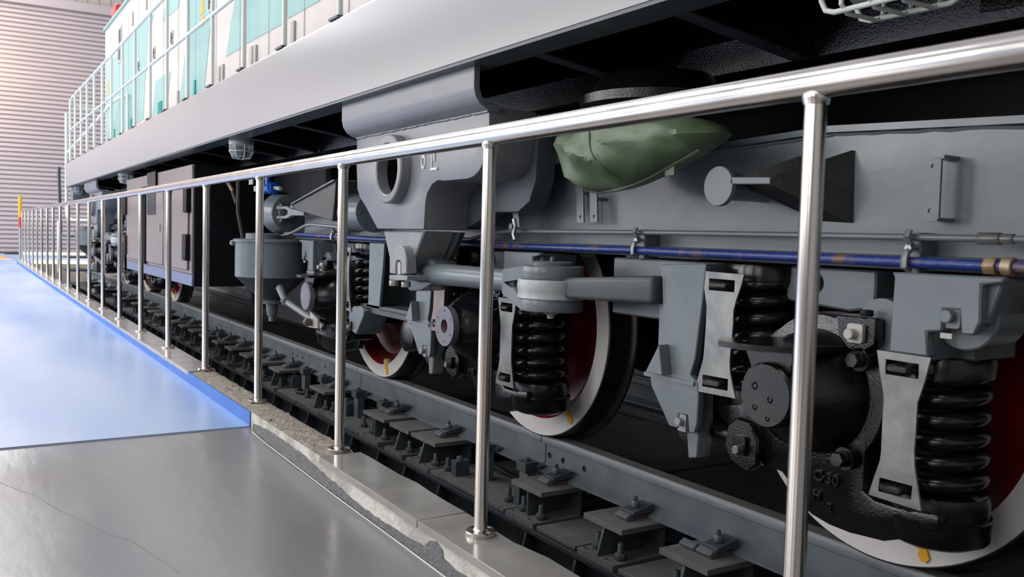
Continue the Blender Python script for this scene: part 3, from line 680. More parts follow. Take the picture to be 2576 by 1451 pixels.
# stencilled chain and lever symbols
sy = YB-.0045
ch = MB()
def strip(m, pts, Y, w=.0028):
    q = [(X, Y, Z) for X, Z in pts]; m.tube(q, w, 6)
cx1, z1 = P('4', 737, 780, sy); cx2, z2 = P('4', 735, 858, sy)
for cx_, cz_ in ((cx1, z1), (cx2, z2)):
    ch.tube([(cx_+.017*math.cos(a*.5236), sy+.003, cz_+.026*math.sin(a*.5236)) for a in range(12)], .004, 6, True)
strip(ch, [P('4', 738, 745, sy), P('4', 738, 762, sy)], sy+.003, .004); strip(ch, [P('4', 736, 805, sy), P('4', 736, 832, sy)], sy+.003, .004); strip(ch, [P('4', 735, 885, sy), P('4', 734, 915, sy)], sy+.003, .004)
ch.build('stencilled_chain_symbol', 'symbol', B1)
lv = MB()
strip(lv, [P('4', 822, 738, sy), P('4', 800, 742, sy), P('4', 792, 900, sy)], sy+.003, .003)
strip(lv, [P('4', 812, 745, sy), P('4', 812, 850, sy)], sy+.003, .006)
strip(lv, [P('4', 790, 910, sy), P('4', 835, 905, sy)], sy+.003, .007)
lv.build('stencilled_lever_symbol', 'symbol', B1)
MB.TX = (1., -10.35)
B2 = bracket('farther bracket near the stairs')
MB.TX = (1., 0.)

# equipment cabinet hanging between the bogies
YC_ = 1.65; cx0, cx1_, cz0, cz1 = -11.05, -7.70, .275, 1.290
cab = MB().box(cx0, cx1_, YC_, 3.0, cz0+.10, cz1).build('equipment_cabinet', 'cab', loco, .006, label='brown-grey steel equipment cabinet')
MB().box(cx0, cx1_, YC_, 3.0, cz0, cz0+.10).build('cabinet_reflection_band', 'cabreflect', cab, .006)  # lower cabinet band coloured with the floor's painted reflection
MB().box(cx1_-.02, cx1_+.006, YC_+.02, 3.0, cz0, cz1).build('cabinet_end', 'blackmat', cab)
for a, b in ((-10.95, -9.95), (-9.70, -8.85), (-8.80, -7.80)):
    MB().box(a, b, YC_-.018, YC_, cz0+.13, cz1-.16).build('cabinet_door', 'cab', cab, .006)
MB().box(-9.92, -9.74, YC_-.03, YC_-.0, cz0+.11, cz1-.12).build('cabinet_pillar', 'blackmat', cab, .004)
X, Z = P('c', 1400, 315, YC_); MB().box(X-.22, X+.22, YC_-.022, YC_-.015, Z-.21, Z+.21).build('cabinet_window', 'rubber', cab)
for xx, zz_ in ((-7.80, 1.0), (-7.83, .60), (-10.98, 1.0), (-10.98, .55)):
    MB().box(xx-.07, xx+.07, YC_-.04, YC_, zz_-.11, zz_+.11).build('cabinet_hinge', 'blackmat', cab, .006)
MB().box(-8.98, -8.95, YC_-.03, YC_-.018, .72, .79).build('cabinet_latch', 'lampgrey', cab)
# black compressor space between cabinet and brake reservoir
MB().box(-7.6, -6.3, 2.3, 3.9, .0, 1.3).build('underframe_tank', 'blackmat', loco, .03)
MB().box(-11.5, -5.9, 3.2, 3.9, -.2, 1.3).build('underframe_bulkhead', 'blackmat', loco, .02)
hz_ = MB()
hz_.tube([(-7.2, 1.9, 1.2), (-7.2, 1.9, .9), (-7.1, 1.95, .5), (-6.95, 2.0, .2)], .02, 8)
hz_.build('air_hose', 'rubber', loco)
X, Z = P('g', 570, 240, 1.9); X2, Z2 = P('g', 655, 380, 1.9)
hs = MB().tube([(X, 1.9, Z), (X2, 1.9, Z2)], .018, 10).build('hose_coupling', 'brass', loco)
X3, Z3 = P('g', 715, 560, 1.9); MB().tube([(X2, 1.9, Z2), (X3, 1.9, Z3)], .024, 10).build('hose_sleeve', 'rubber', hs)
X, Z = P('g', 412, 210, 1.9); MB().lathe((X, 1.9, Z-.05), [(.012, 0), (.012, .09), (.02, .09), (.02, .11)], 'z', 8).build('drain_cock', 'lampgrey', loco)
for a, c in ((910, 225), (985, 328)):
    X, Z = P('g', a, c, 1.9); MB().box(X-.05, X+.05, 1.9, 1.91, Z-.02, Z+.02).build('cable_tag', 'lampgrey', loco)
vx, vz = P('g', 1210, 325, 1.95)
bv = MB().tube([(vx-.11, 1.95, vz), (vx+.12, 1.95, vz)], .038, 12).cyl((vx-.06, 1.95, vz), .022, .16, 'z', 12).hexn((vx+.07, 1.95, vz), .05, .02, 'x').build('blue_valve', 'bluevalve', loco)
MB().tube([(vx+.12, 1.95, vz), (vx+.25, 1.95, vz-.01)], .014, 8).build('valve_spindle', 'lampgrey', bv)

#================================================================== BOGIE
AX = [-5.194, -3.394, -1.594]; AZ = .376; WR = .525
def u3(v, pts, Y): return [(x-AX[2], z) for x, z in PP(v, pts, Y)]
# outlines measured on the nearest axle, re-used (mirrored where needed) for the others
BODY = u3('8', [(850, 555), (950, 470), (1080, 395), (1220, 360), (1500, 370), (1650, 390), (1700, 330), (1790, 262), (2100, 285), (2390, 340), (2370, 640), (2300, 730), (2250, 900), (2220, 1100)], 1.97) \
     + u3('9', [(1385, 620), (1372, 860), (1480, 950), (1700, 1020), (1900, 1055), (2070, 1085), (2070, 1222), (1950, 1240), (1750, 1310), (1550, 1330), (1250, 1255), (1060, 1180), (890, 1080), (770, 940), (705, 805), (620, 690)], 1.97) \
     + u3('9', [(490, 640), (350, 610), (200, 530), (210, 400), (245, 340), (130, 260), (50, 180), (20, 60), (235, 60)], 1.97) \
     + [(-.19, .40), (-.19, .46)]
PED = u3('6', [(165, 165), (455, 165), (430, 420), (385, 780), (350, 890), (400, 940), (405, 1050), (395, 1210), (380, 1265), (345, 1268), (335, 1150), (275, 1140), (270, 1235), (215, 1222), (100, 965), (90, 905), (105, 865), (150, 858), (185, 800), (180, 700)], 1.90)
HOOK = u3('6', [(1672, 218), (2400, 252), (2400, 290), (2258, 300), (2252, 430), (2250, 540), (2210, 632), (2125, 622), (2118, 462), (2010, 458), (2000, 604), (1900, 606), (1910, 770), (1655, 735), (1690, 250)], 1.91)
DBR = u3('6', [(1575, 728), (1925, 772), (1895, 900), (1850, 1060), (1830, 1430)], 1.905)
DBO = u3('9', [], 1.905)
dumb = u3('1', [(1225, 73), (1552, 120), (1515, 260), (1478, 370), (1470, 390), (1458, 600), (1450, 680), (1452, 780), (1470, 900), (1492, 1050), (1172, 950), (1205, 850), (1242, 745), (1250, 690), (1258, 500), (1266, 380), (1264, 330), (1240, 190)], 1.905)
dh1 = u3('1', [(1278, 127), (1480, 157), (1478, 250), (1275, 218)], 1.905)
dh2 = u3('1', [(1240, 845), (1440, 898), (1432, 982), (1232, 930)], 1.905)
dumbL = u3('6', [(433, 210), (706, 235), (690, 300), (655, 400), (637, 470), (634, 560), (612, 800), (615, 870), (632, 960), (650, 1042), (380, 990), (400, 930), (440, 790), (446, 740), (460, 540), (463, 440), (450, 340), (440, 260)], 1.905)
dl1 = u3('6', [(480, 258), (648, 272), (643, 350), (477, 335)], 1.905)
dl2 = u3('6', [(438, 885), (603, 915), (600, 992), (433, 962)], 1.905)

def bogie(label, group_note, detailed=True, TX=(1., 0.), axles=(0, 1, 2)):
    def X_(x): return TX[0]*x+TX[1]
    root = thing('bogie', (X_(-3.394), 2.9, .0), label, 'bogie')
    MB.TX = TX
    # wheels and axles
    for k in axles:
        a = AX[k]
        w = MB().lathe((a, 2.26, AZ), [(.36, .062), (.405, .05), (.432, .006), (.4375, 0)], 'y', 64)
        wf = MB()
        wf.ring((a, 2.26, AZ), [(.4375, 0), (.514, 0), (.518, .006), (.4375, .02)], 'y', 96)
        tr = MB().lathe((a, 2.26, AZ), [(.517, .003), (.5225, .008), (.523, .02), (.5248, .100), (.530, .109), (.546, .113), (.554, .118), (.552, .130), (.545, .137), (.44, .139)], 'y', 96, caps=False)
        wh = tr.build('wheel', 'tread', root)
        wf.build('white_rim', 'white', wh)
        web = MB().lathe((a, 2.26, AZ), [(.1, .02), (.14, .02), (.17, .045), (.25, .085), (.33, .095), (.375, .082), (.395, .045), (.402, .030), (.430, .014), (.4372, .002), (.4372, .02)], 'y', 80, caps=False)
        web.build('red_wheel_centre', 'red', wh)
        # painted yellow slip mark over the lower rim
        th = R(-90+{0: 14, 1: 34, 2: 18}[k]) if TX[1] == 0 else R(-80)
        ca, sa = math.cos(th), math.sin(th)
        def pl(r, t): t *= 1.35; r = .4375+(r-.4375)*1.3; return (a+r*ca-t*sa, AZ+r*sa+t*ca)
        MB().prism([pl(.415, -.021), pl(.415, .021), pl(.4365, .021), pl(.4365, -.021)], 2.2555, 2.275).build('white_patch', 'white', wh)
        MB().prism([pl(.413, -.011), pl(.413, .014), pl(.440, .012), pl(.452, .008), pl(.462, .012), pl(.480, .013), pl(.488, .004), pl(.486, -.006), pl(.470, -.011), pl(.462, -.004), pl(.452, -.016), pl(.445, -.008), pl(.435, -.012)], 2.2535, 2.262).build('yellow_mark', 'yellow', wh)
        MB().cyl((a, 2.0, AZ), .085, 2.4, 'y', 24).build('axle', 'tread', root)
        fw = MB().lathe((a, 3.70, AZ), [(.554, 0), (.54, .03), (.525, .05), (.525, .14), (.43, .14)], 'y', 64).build('wheel', 'tread', root)
        MB().lathe((a, 3.70, AZ), [(.44, -.001), (.35, .05), (.15, .02), (.10, .0)], 'y', 48).build('red_wheel_centre', 'red', fw)
        MB().lathe((a, 2.9, AZ), [(.27, 0), (.27, .5)], 'y', 24).build('traction_motor', 'blackmat', root)
    # side frame
    top = [(-6.05, .93), (-5.75, 1.0), (-5.0, 1.035), (-2.75, 1.04), (-2.2, 1.05), (-1.646, 1.072), (-1.05, 1.045), (.35, 1.0), (.55, .9)]
    fr = MB().prism([(-6.05, .74)]+top+[(.55, .74)], 2.05, 2.24).build('side_frame', 'grey', root, .004, label='blue-grey welded side frame')
    MB().box(-6.1, .6, 2.0, 2.26, .708, .742).build('frame_bottom_flange', 'grey', fr, .003)
    tp = MB()
    for i in range(len(top)-1):
        (xa_, za_), (xb_, zb_) = top[i], top[i+1]
        tp.hexa([(xa_, 2.03, za_), (xb_, 2.03, zb_), (xb_, 2.26, zb_), (xa_, 2.26, za_), (xa_, 2.03, za_+.018), (xb_, 2.03, zb_+.018), (xb_, 2.26, zb_+.018), (xa_, 2.26, za_+.018)])
    tp.build('frame_top_flange', 'grey', fr)
    wd_ = MB(); random.seed(9)
    for i in range(len(top)-1):
        (xa_, za_), (xb_, zb_) = top[i], top[i+1]; n = max(2, int((xb_-xa_)/.04))
        wd_.tube([(xa_+(xb_-xa_)*j/n, 2.048, za_-.004+(zb_-za_)*j/n+random.uniform(-.002, .002)) for j in range(n+1)], .006, 5)
    wd_.build('weld_bead', 'greydark', fr)
    MB().box(-5.9, .4, 2.26, 4.3, .78, .98).build('cross_frame', 'blackmat', root)
    far = MB().box(-6.05, .55, 3.9, 4.1, .74, 1.05).build('far_side_frame', 'greydark', root)
    # axle units
    for k in axles:
        a = AX[k]; m = -1. if k == 0 else 1.
        def T(pts): return [(a+m*x, z) for x, z in pts]
        def L(x): return a+m*x
        bx = MB().prism(T(BODY), 1.965, 2.10).build('axle_box', 'blackcast', root, .010, 2, label='black glossy cast axle box')
        hs_ = MB().lathe((a, 0, .372), [(.088, 1.80), (.090, 1.815), (.100, 1.825), (.135, 1.87), (.160, 1.92), (.168, 1.965), (.205, 1.970), (.212, 1.985), (.212, 2.06)], 'y', 48).build('bearing_housing', 'blacksm' if k != 2 else 'blackcast', bx)
        if k == 1:
            MB().lathe((a, 0, .372), [(.020, 1.774), (.083, 1.774), (.088, 1.778), (.088, 1.80)], 'y', 48)
            capm = MB(); capm.prism(circ(a, .372, .086, 48), 1.772, 1.80, [circ(a, .372, .030, 28)]); capm.build('end_cover', 'lav', bx, label='lavender-grey cover ring')
            MB().cyl((a, 1.794, .372), .031, .004, 'y', 28).build('cover_plug', 'red', bx)
            for i in range(6):
                t_ = R(30+60*i); MB().cyl((a+.066*math.cos(t_), 1.7705, .372+.066*math.sin(t_)), .0032, .003, 'y', 8).build('cover_screw', 'blackmat', bx)
        else:
            MB().lathe((a, 0, .372), [(.0005, 1.768), (.080, 1.768), (.086, 1.774), (.088, 1.80)], 'y', 48).build('end_cover', 'blackcast' if k == 2 else 'lav', bx)
            if k == 2:
                for dx, dz, r_ in ((-.035, .02, .011), (.018, -.008, .010), (-.032, -.035, .009), (.012, -.058, .008)):
                    MB().ring((a+dx, 1.768, .372+dz), [(r_, 0), (r_-.003, -.003), (r_-.005, 0)], 'y', 16).build('cast_mark', 'blackcast', bx)
            # damper shelf on top of the housing
            zt = .372+.118
            sp = [(-.145, 1.74), (-.110, 1.705), (-.05, 1.70), (.02, 1.72), (.10, 1.80), (.12, 1.97), (-.10, 1.97), (-.15, 1.80)]
            MB().prism([(a+m*x, y) for x, y in sp], zt, zt+.016, [circ(a-m*.078, 1.755, .020, 16)], 'z').build('damper_shelf', 'blackcast', bx)
            MB().prism([(L(-.10), zt), (L(.07), zt), (L(.05), .372+.03), (L(-.0), .372+.075), (L(-.06), .372+.04)], 1.79, 1.81).build('shelf_gusset', 'blackcast', bx, .003)
        # bolts on the box
        for dx, dz in ((.155, .105), (.125, -.155)):
            bb = MB().cyl((L(dx), 1.93, .372+dz), .030, .05, 'y', 20).build('bolt_boss', 'blackcast', bx)
            MB().hexn((L(dx), 1.90, .372+dz), .021, .03, 'y').build('bolt_head', 'blacksm', bb, .002)
        # upper link lug with keeper
        lx, lz = L(.163), .548
        MB().lathe((lx+m*.02, 1.975, .566), [(.005, 0), (.068, 0), (.068, .08)], 'y', 32).build('link_bush', 'grey', bx)
        MB().prism([(L(.08), .586), (L(.20), .586), (L(.20), .52), (L(.165), .495), (L(.125), .497), (L(.09), .53)], 1.93, 1.965).build('keeper_lug', 'blackcast', bx, .004)
        kp = MB().prism(rrect(L(.125)-.0, L(.125)+.046, .520, .568, .008) if m > 0 else rrect(L(.125)-.046, L(.125), .520, .568, .008), 1.918, 1.932).build('keeper_plate', 'lampgrey', bx)
        MB().cyl((L(.145), 1.895, .542), .014, .03, 'y', 16).build('keeper_pin', 'lampgrey', kp, .002)
        MB().hexn((L(.165), 1.94, .588), .018, .016, 'z').build('bolt_head', 'blackmat', bx, .002)
        # lower link lug
        MB().prism([(L(-.285), .225), (L(-.25), .255), (L(-.20), .25), (L(-.165), .20), (L(-.165), .13), (L(-.20), .105), (L(-.27), .125), (L(-.295), .16)], 1.93, 1.97).build('lower_lug', 'blackcast', bx, .006)
        MB().prism(rrect(L(-.225)-.024, L(-.225)+.024, .15, .205, .008), 1.918, 1.932).build('lower_keeper', 'blacksm', bx)
        MB().cyl((L(-.218), 1.895, .168), .013, .04, 'y', 16).build('lower_bolt', 'plate', bx, .002)
        # springs
        def spring(x, z0, z1, turns):
            s_ = MB(); n = int(turns*22); rc, rw = .0955, .0208
            zz0, zz1 = z0+.045, z1-.04
            s_.tube([(x+rc*math.cos(2*math.pi*i/22), 2.085+rc*math.sin(2*math.pi*i/22), zz0+(zz1-zz0)*i/n) for i in range(n+1)], rw, 10)
            sp_ = s_.build('coil_spring', 'blacksm', root)
            MB().lathe((x, 2.085, z0), [(.118, 0), (.120, .03), (.116, .055), (.09, .06)], 'z', 32).build('spring_seat', 'blacksm', sp_)
            MB().lathe((x, 2.085, z1-.052), [(.09, 0), (.118, .004), (.120, .04), (.116, .052)], 'z', 32).build('spring_cap', 'blacksm', sp_)
            MB().lathe((x, 2.085, z0+.04), [(.058, 0), (.058, z1-z0-.08)], 'z', 20).build('inner_stop', 'blackmat', sp_)
        spring(L(.29), .105, .50, 6.0)
        spring(L(-.30), .30, .70, 6.2)
        MB().lathe((L(.29), 2.085, 0), [(.03, .026), (.09, .030), (.122, .046), (.128, .106)], 'z', 36).prism(T([(.10, .025), (.24, .035), (.34, .075), (.34, .106), (.10, .12)]), 2.0, 2.19).build('lower_spring_shelf', 'blackcast', bx, .004)
        MB().prism([(L(-.42), .235), (L(-.17), .255), (L(-.15), .31), (L(-.42), .30)], 1.99, 2.2).build('upper_spring_shelf', 'blackcast', bx, .006)
        MB().prism([(L(.20), .69), (L(.40), .69), (L(.40), .50), (L(.20), .50)], 2.03, 2.2).build('spring_pocket', 'greydark', root, .004)
        # tie plates with lugs through the windows
        for (o_, h1, h2) in ((dumb, dh1, dh2), (dumbL, dl1, dl2)):
            tpl = MB().prism(T(o_), 1.903, 1.909, [T(h1), T(h2)]).build('tie_plate', 'plate' if not (k == 1 and o_ is dumbL) else 'brownplate', root, label='bare metal waisted tie plate')
            for h in (h1, h2):
                xs_ = [p[0] for p in T(h)]; zs_ = [p[1] for p in T(h)]
                x0_, x1_ = min(xs_), max(xs_); z0_, z1_ = min(zs_), max(zs_); dz_ = (z1_-z0_)
                MB().box(x0_+.014, x1_-.018, 1.885, 1.985, z0_+.22*dz_, z1_-.25*dz_).build('tie_lug', 'tread', tpl, .005)
        # low link pedestal
        if k == 0:
            pd = MB().prism([(-4.555, .708), (-4.36, .708), (-4.372, .587), (-4.41, .37), (-4.56, .37)], 1.91, 1.925).build('link_pedestal', 'grey', root, .002, label='blue-grey link pedestal')
            MB().box(-4.50, -4.485, 1.925, 2.14, .37, .708).box(-4.55, -4.38, 2.12, 2.14, .37, .708).build('pedestal_web', 'greydark', pd)  # darker paint stands for shade on the column's recessed side
            MB().prism([(-4.668, .349), (-4.447, .442), (-4.455, .349)], 1.93, 1.945).build('pedestal_gusset', 'grey', pd, .002)
            MB().prism([(-4.845, .305), (-4.838, .205), (-4.728, .186), (-4.63, .298), (-4.625, .335), (-4.67, .350), (-4.78, .345)], 1.91, 2.06).build('pedestal_foot', 'grey', pd, .005)
            MB().prism(rrect(-4.815, -4.785, .205, .255, .005), 1.900, 1.915).build('foot_keeper', 'blacksm', pd)
            MB().cyl((-4.80, 1.885, .225), .012, .03, 'y', 14).build('foot_bolt', 'cast', pd, .002)
            MB().tube([(-4.80, 2.0, .22), (-5.0, 2.0, .18)], .032, 16).build('lower_link_rod', 'blackcast', root)
        else:
            pd = MB().prism(T(PED), 1.90, 1.925).build('link_pedestal', 'grey', root, .003, label='blue-grey link pedestal')
            MB().prism(T([(-.60, .70), (-.40, .70), (-.42, .34), (-.60, .34)]), 1.925, 2.12).build('pedestal_core', 'grey', pd, .004)
            MB().prism(T([(-.62, .345), (-.40, .345), (-.395, .21), (-.40, .10), (-.44, .09), (-.455, .20), (-.56, .22), (-.62, .31)]), 1.925, 1.985).build('pedestal_foot', 'grey', pd, .004)
            MB().prism(T([(-.625, .338), (-.395, .338), (-.395, .325), (-.625, .325)]), 1.893, 2.09).build('pedestal_seam', 'grey', pd)
            g_ = MB().prism(T([(-.58, .345), (-.50, .345), (-.52, .44)]), 1.86, 1.90); g_.build('pedestal_gusset', 'grey', pd, .002)
            MB().prism(rrect(L(-.452)-.018, L(-.452)+.018, .175, .228, .004), 1.905, 1.92).build('foot_keeper', 'cast', pd)
            MB().cyl((L(-.452), 1.885, .205), .013, .03, 'y', 14).build('foot_bolt', 'cast', pd, .002)
            MB().tube([(L(-.45), 2.0, .19), (L(-.22), 2.0, .17)], .032, 16).build('lower_link_rod', 'blackcast', root)
            MB().cyl((L(-.45), 1.93, .19), .052, .15, 'y', 24).build('lower_rod_eye', 'blackcast', root)
        # upper hook bracket
        hk = MB().prism(T(HOOK), 1.905, 1.935).build('link_hook', 'grey', root, .004, label='blue-grey hook-shaped link bracket')
        MB().prism(T([(.26, .70), (.51, .70), (.48, .60), (.36, .58), (.35, .50), (.26, .50)]), 1.935, 2.10).build('hook_core', 'grey', hk, .004)
        MB().lathe((L(.405), 1.965, .612), [(.0005, 0), (.078, 0), (.082, .004), (.082, .12), (.070, .125)], 'y', 36).build('rod_eye', 'grey', hk)
        kp2 = MB().prism(rrect(L(.405)-.022, L(.405)+.022, .582, .634, .010), 1.915, 1.935).build('hook_keeper', 'grey', hk, .001)
        MB().cyl((L(.402), 1.895, .610), .015, .03, 'y', 18).build('hook_pin', 'grey', kp2, .002)
        MB().box(L(.405)-.014, L(.405)+.014, 1.898, 1.905, .560, .572).build('safety_tag', 'lampgrey', hk)
        MB().tube([(L(.40), 2.02, .61), (L(.19), 2.02, .565)], .034, 16).build('upper_link_rod', 'grey', root)
        # lifting lug under the frame, right of the high spring
        MB().prism(T([(-.20, .70), (.10, .70), (.10, .60), (.02, .585), (-.20, .60)]), 2.06, 2.2, [circ(L(-.10), .655, .028, 20)]).build('frame_lug', 'grey', fr, .006)
    # raised casting figures
    if TX[1] == 0:
        def txt(s, x, z, size, axb, y=1.962):
            cu = bpy.data.curves.new('lettering_curve', 'FONT'); cu.body = s; cu.size = size; cu.extrude = .004; cu.bevel_depth = .0012
            t0 = bpy.data.objects.new('lettering_curve', cu); C.objects.link(t0)
            bpy.context.view_layer.update(); dg = bpy.context.evaluated_depsgraph_get()
            me = bpy.data.meshes.new_from_object(t0.evaluated_get(dg)); bpy.data.objects.remove(t0); me.name = 'cast_lettering'
            me.materials.clear(); me.materials.append(M['blacksm'])
            o = bpy.data.objects.new('cast_lettering', me); C.objects.link(o); o.parent = axb
            o.rotation_euler = (R(90), 0, 0); o.location = (x, y, z)
        ab = [o for o in root.children if o.name.startswith('axle_box')]
        ax3 = ab[-1]
        x_, z_ = P('9', 905, 740, 1.96); txt('C·30', x_, z_-.005, .042, ax3)
        x_, z_ = P('9', 655, 655, 1.96); txt('8', x_, z_, .045, ax3)
        x_, z_ = P('9', 1030, 1050, 1.96); txt('2', x_, z_, .032, ax3)
        x_, z_ = P('9', 900, 900, 1.96); txt('H', x_, z_-.01, .036, ax3)
        x_, z_ = P('a', 765, 1160, 1.96); txt('HB', x_, z_, .040, ab[1])
        x_, z_ = P('9', 1240, 615, 1.96)
        MB.TX = (1., 0.); MB().ring((x_, 1.963, z_), [(.014, 0), (.0115, -.003), (.009, 0)], 'y', 20).build('cast_ring', 'blackcast', ax3); MB.TX = TX
        x_, z_ = P('d', 445, 1130, 1.90); txt('35 BZ', x_, z_, .035, ab[0], 1.958)
    # traction linkage between bracket and frame
    YR = 1.76
    a_, za_ = P('5', 690, 398, YR); b_, zb_ = P('5', 1235, 455, YR)
    lk = MB().tube([(a_-.12, YR, za_-.005), (a_, YR, za_), (b_, YR+.02, zb_), (b_+.07, YR+.03, zb_)], [.043, .046, .044, .050], 28).build('traction_rod', 'grey', root, label='thick grey traction rod')
    q = PP('5', [(560, 300), (640, 260), (700, 320), (690, 470), (600, 525), (520, 528), (478, 470), (500, 420)], YR-.02)
    MB().prism(q, YR-.02, YR+.10).build('rod_head', 'grey', lk, .012, 2)
    # fork: two round cheeks and the pale drum between them
    dx_, dy_ = (P('5', 1560, 500, 1.80)[0]), 1.80
    zt_, zm0, zm1, zb1 = .664, .621, .553, .503
    fk = MB()
    fk.lathe((dx_, dy_, zt_-.048), [(.112, 0), (.114, .004), (.114, .044), (.110, .048)], 'z', 48)
    fk.lathe((dx_, dy_, zb1), [(.110, 0), (.114, .004), (.114, .044), (.110, .048)], 'z', 48)
    def cheek(z0, z1, zi0, zi1):
        fk.hexa([(b_+.02, YR-.035, zi0), (dx_-.02, dy_-.112, z0), (dx_-.02, dy_+.112, z0), (b_+.02, YR+.07, zi0),
                 (b_+.02, YR-.035, zi1), (dx_-.02, dy_-.112, z1), (dx_-.02, dy_+.112, z1), (b_+.02, YR+.07, zi1)])
    cheek(zt_-.048, zt_, zb_+.0, zb_+.046); cheek(zb1, zb1+.048, zb_-.046, zb_-.0)
    fk.build('rod_fork', 'grey', lk, .003)
    MB().lathe((dx_, dy_, zt_), [(.072, 0), (.074, .012), (.070, .015), (.008, .015), (.008, .028), (.004, .032)], 'z', 40).build('fork_pin', 'grey', lk)
    MB().lathe((dx_, dy_, zb1-.028), [(.012, 0), (.014, .012), (.035, .022), (.035, .028)], 'z', 16).build('pin_nut', 'lampgrey', lk)
    dr = MB().lathe((dx_, dy_, .546), [(.118, 0), (.122, .005), (.119, .020), (.121, .03), (.124, .05), (.121, .066), (.116, .070)], 'z', 48).build('pivot_drum', 'cast', root, label='pale rough-painted pivot drum')
    dr.data.materials[0] = M['drum']
    MB().lathe((dx_, dy_, .540), [(.08, 0), (.08, .085)], 'z', 32).build('rubber_bush', 'rubber', dr)
    ar = [P('5', 1790, 440, 1.84), P('5', 2100, 395, 1.97), P('5', 2290, 388, 1.97), P('5', 2322, 420, 1.97), P('5', 2320, 590, 1.97), P('5', 2290, 612, 1.97), P('5', 2100, 600, 1.97), P('5', 1800, 575, 1.84)]
    MB().hexa([(dx_+.03, dy_-.05, .553), (-2.165, 1.872, .560), (-2.165, 1.99, .560), (dx_, dy_+.13, .553),
               (dx_+.03, dy_-.05, .622), (-2.165, 1.872, .652), (-2.165, 1.99, .652), (dx_, dy_+.13, .622)]).build('pivot_arm', 'greydark', dr, .016, 3)
    MB().box(-2.52, -2.20, 1.99, 2.2, .50, .70).build('pivot_pedestal', 'grey', root, .006)
    # damper brackets: tapered hollow boxes with a stub disc
    for i_, (xt, xb2) in enumerate(((-1.84, -1.455), (-5.72, -5.0))):
        z_c = .925
        h0 = .020; h1_, h2_ = (.085, .105) if i_ == 0 else (.135, .10)
        y0_ = 1.86 if i_ == 0 else 1.86; y1_ = 2.05
        if i_ == 0:
            def slab(ya, yb, pa, pb, pc, pd_, name, m_, par):
                q = [P('0', *pa, ya), P('0', *pb, yb), P('0', *pc, yb), P('0', *pd_, ya)]; Y4 = [ya, yb, yb, ya]
                return MB().hexa([(x, y, z) for (x, z), y in zip(q, Y4)]+[(x+.004, y+.010, z) for (x, z), y in zip(q, Y4)]).build(name, m_, par), q
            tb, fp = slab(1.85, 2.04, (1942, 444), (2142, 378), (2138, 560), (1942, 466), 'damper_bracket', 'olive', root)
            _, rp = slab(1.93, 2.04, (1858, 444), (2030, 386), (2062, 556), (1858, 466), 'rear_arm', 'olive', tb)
            MB().hexa([(fp[3][0], 1.855, fp[3][1]), (fp[2][0], 2.045, fp[2][1]), (rp[2][0], 2.05, rp[2][1]), (rp[3][0], 1.94, rp[3][1]),
                       (fp[3][0], 1.855, fp[3][1]+.006), (fp[2][0], 2.045, fp[2][1]+.006), (rp[2][0], 2.05, rp[2][1]+.006), (rp[3][0], 1.94, rp[3][1]+.006)]).build('bottom_plate', 'blackmat', tb)  # black underside stands for the shade below the bracket
            bp_ = PP('0', [(1850, 446), (1950, 446), (1950, 464), (1850, 464)], 1.88)
            MB().prism(bp_, 1.86, 1.90).build('link_bar', 'grey', tb, .002)
            continue
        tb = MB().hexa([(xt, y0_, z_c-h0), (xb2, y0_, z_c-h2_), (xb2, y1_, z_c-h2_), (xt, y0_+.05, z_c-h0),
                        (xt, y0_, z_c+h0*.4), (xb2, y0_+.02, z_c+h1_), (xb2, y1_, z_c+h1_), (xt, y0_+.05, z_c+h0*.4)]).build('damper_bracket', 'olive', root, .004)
        MB().hexa([(xt-.01, y0_-.012, z_c+h0*.4), (xb2+.01, y0_+.0, z_c+h1_), (xb2+.01, y1_, z_c+h1_), (xt-.01, y0_+.06, z_c+h0*.4),
                   (xt-.01, y0_-.012, z_c+h0*.4+.008), (xb2+.01, y0_+.0, z_c+h1_+.008), (xb2+.01, y1_, z_c+h1_+.008), (xt-.01, y0_+.06, z_c+h0*.4+.008)]).build('bracket_top_plate', 'grey', tb)
        MB().box(xt-.05, xt+.01, y0_-.004, y0_+.05, z_c-.018, z_c+.004).build('bracket_tip', 'grey', tb, .002)
    MB().lathe((-1.885, 1.86, .925), [(.0005, 0), (.056, 0), (.058, .004), (.058, .016), (.040, .02), (.040, .19)], 'y', 36).build('stop_disc', 'grey', root, .0, label='grey disc on a stub')
    # brake cylinders at the left end
    bc = MB().lathe((-6.50, 2.02, .885), [(.09, 0), (.150, .01), (.155, .05), (.135, .10), (.125, .22)], 'x', 40).build('brake_cylinder', 'grey', root)
    q = [(2.02+.135*math.cos(t_), .885+.135*math.sin(t_)) for t_ in [R(20+i*16) for i in range(21)]]
    MB().prism(q+[(2.16, .80), (2.16, .97)], -6.30, -6.27, ax='x').build('cylinder_flange', 'grey', bc, .003)
    for t_ in (40, 140, 220, 320):
        MB().hexn((-6.27, 2.02+.10*math.cos(R(t_)), .885+.10*math.sin(R(t_))), .014, .014, 'x').build('flange_bolt', 'grey', bc)
    MB().ring((-6.27, 2.0, .885), [(.040, 0), (.040, .02), (.052, .02), (.052, 0)], 'x', 28).build('rod_seal', 'greydark', bc)
    ex_, ez_ = P('g', 1385, 690, 1.95); fx_, _z = P('g', 1560, 690, 1.95); gx2_, gz2_ = P('g', 1760, 705, 1.95)
    MB().tube([(-6.27, 2.0, .885), (ex_-.05, 1.955, ez_), (ex_+.03, 1.95, ez_)], [.026, .030, .026], 16).build('piston_rod', 'grey', bc)
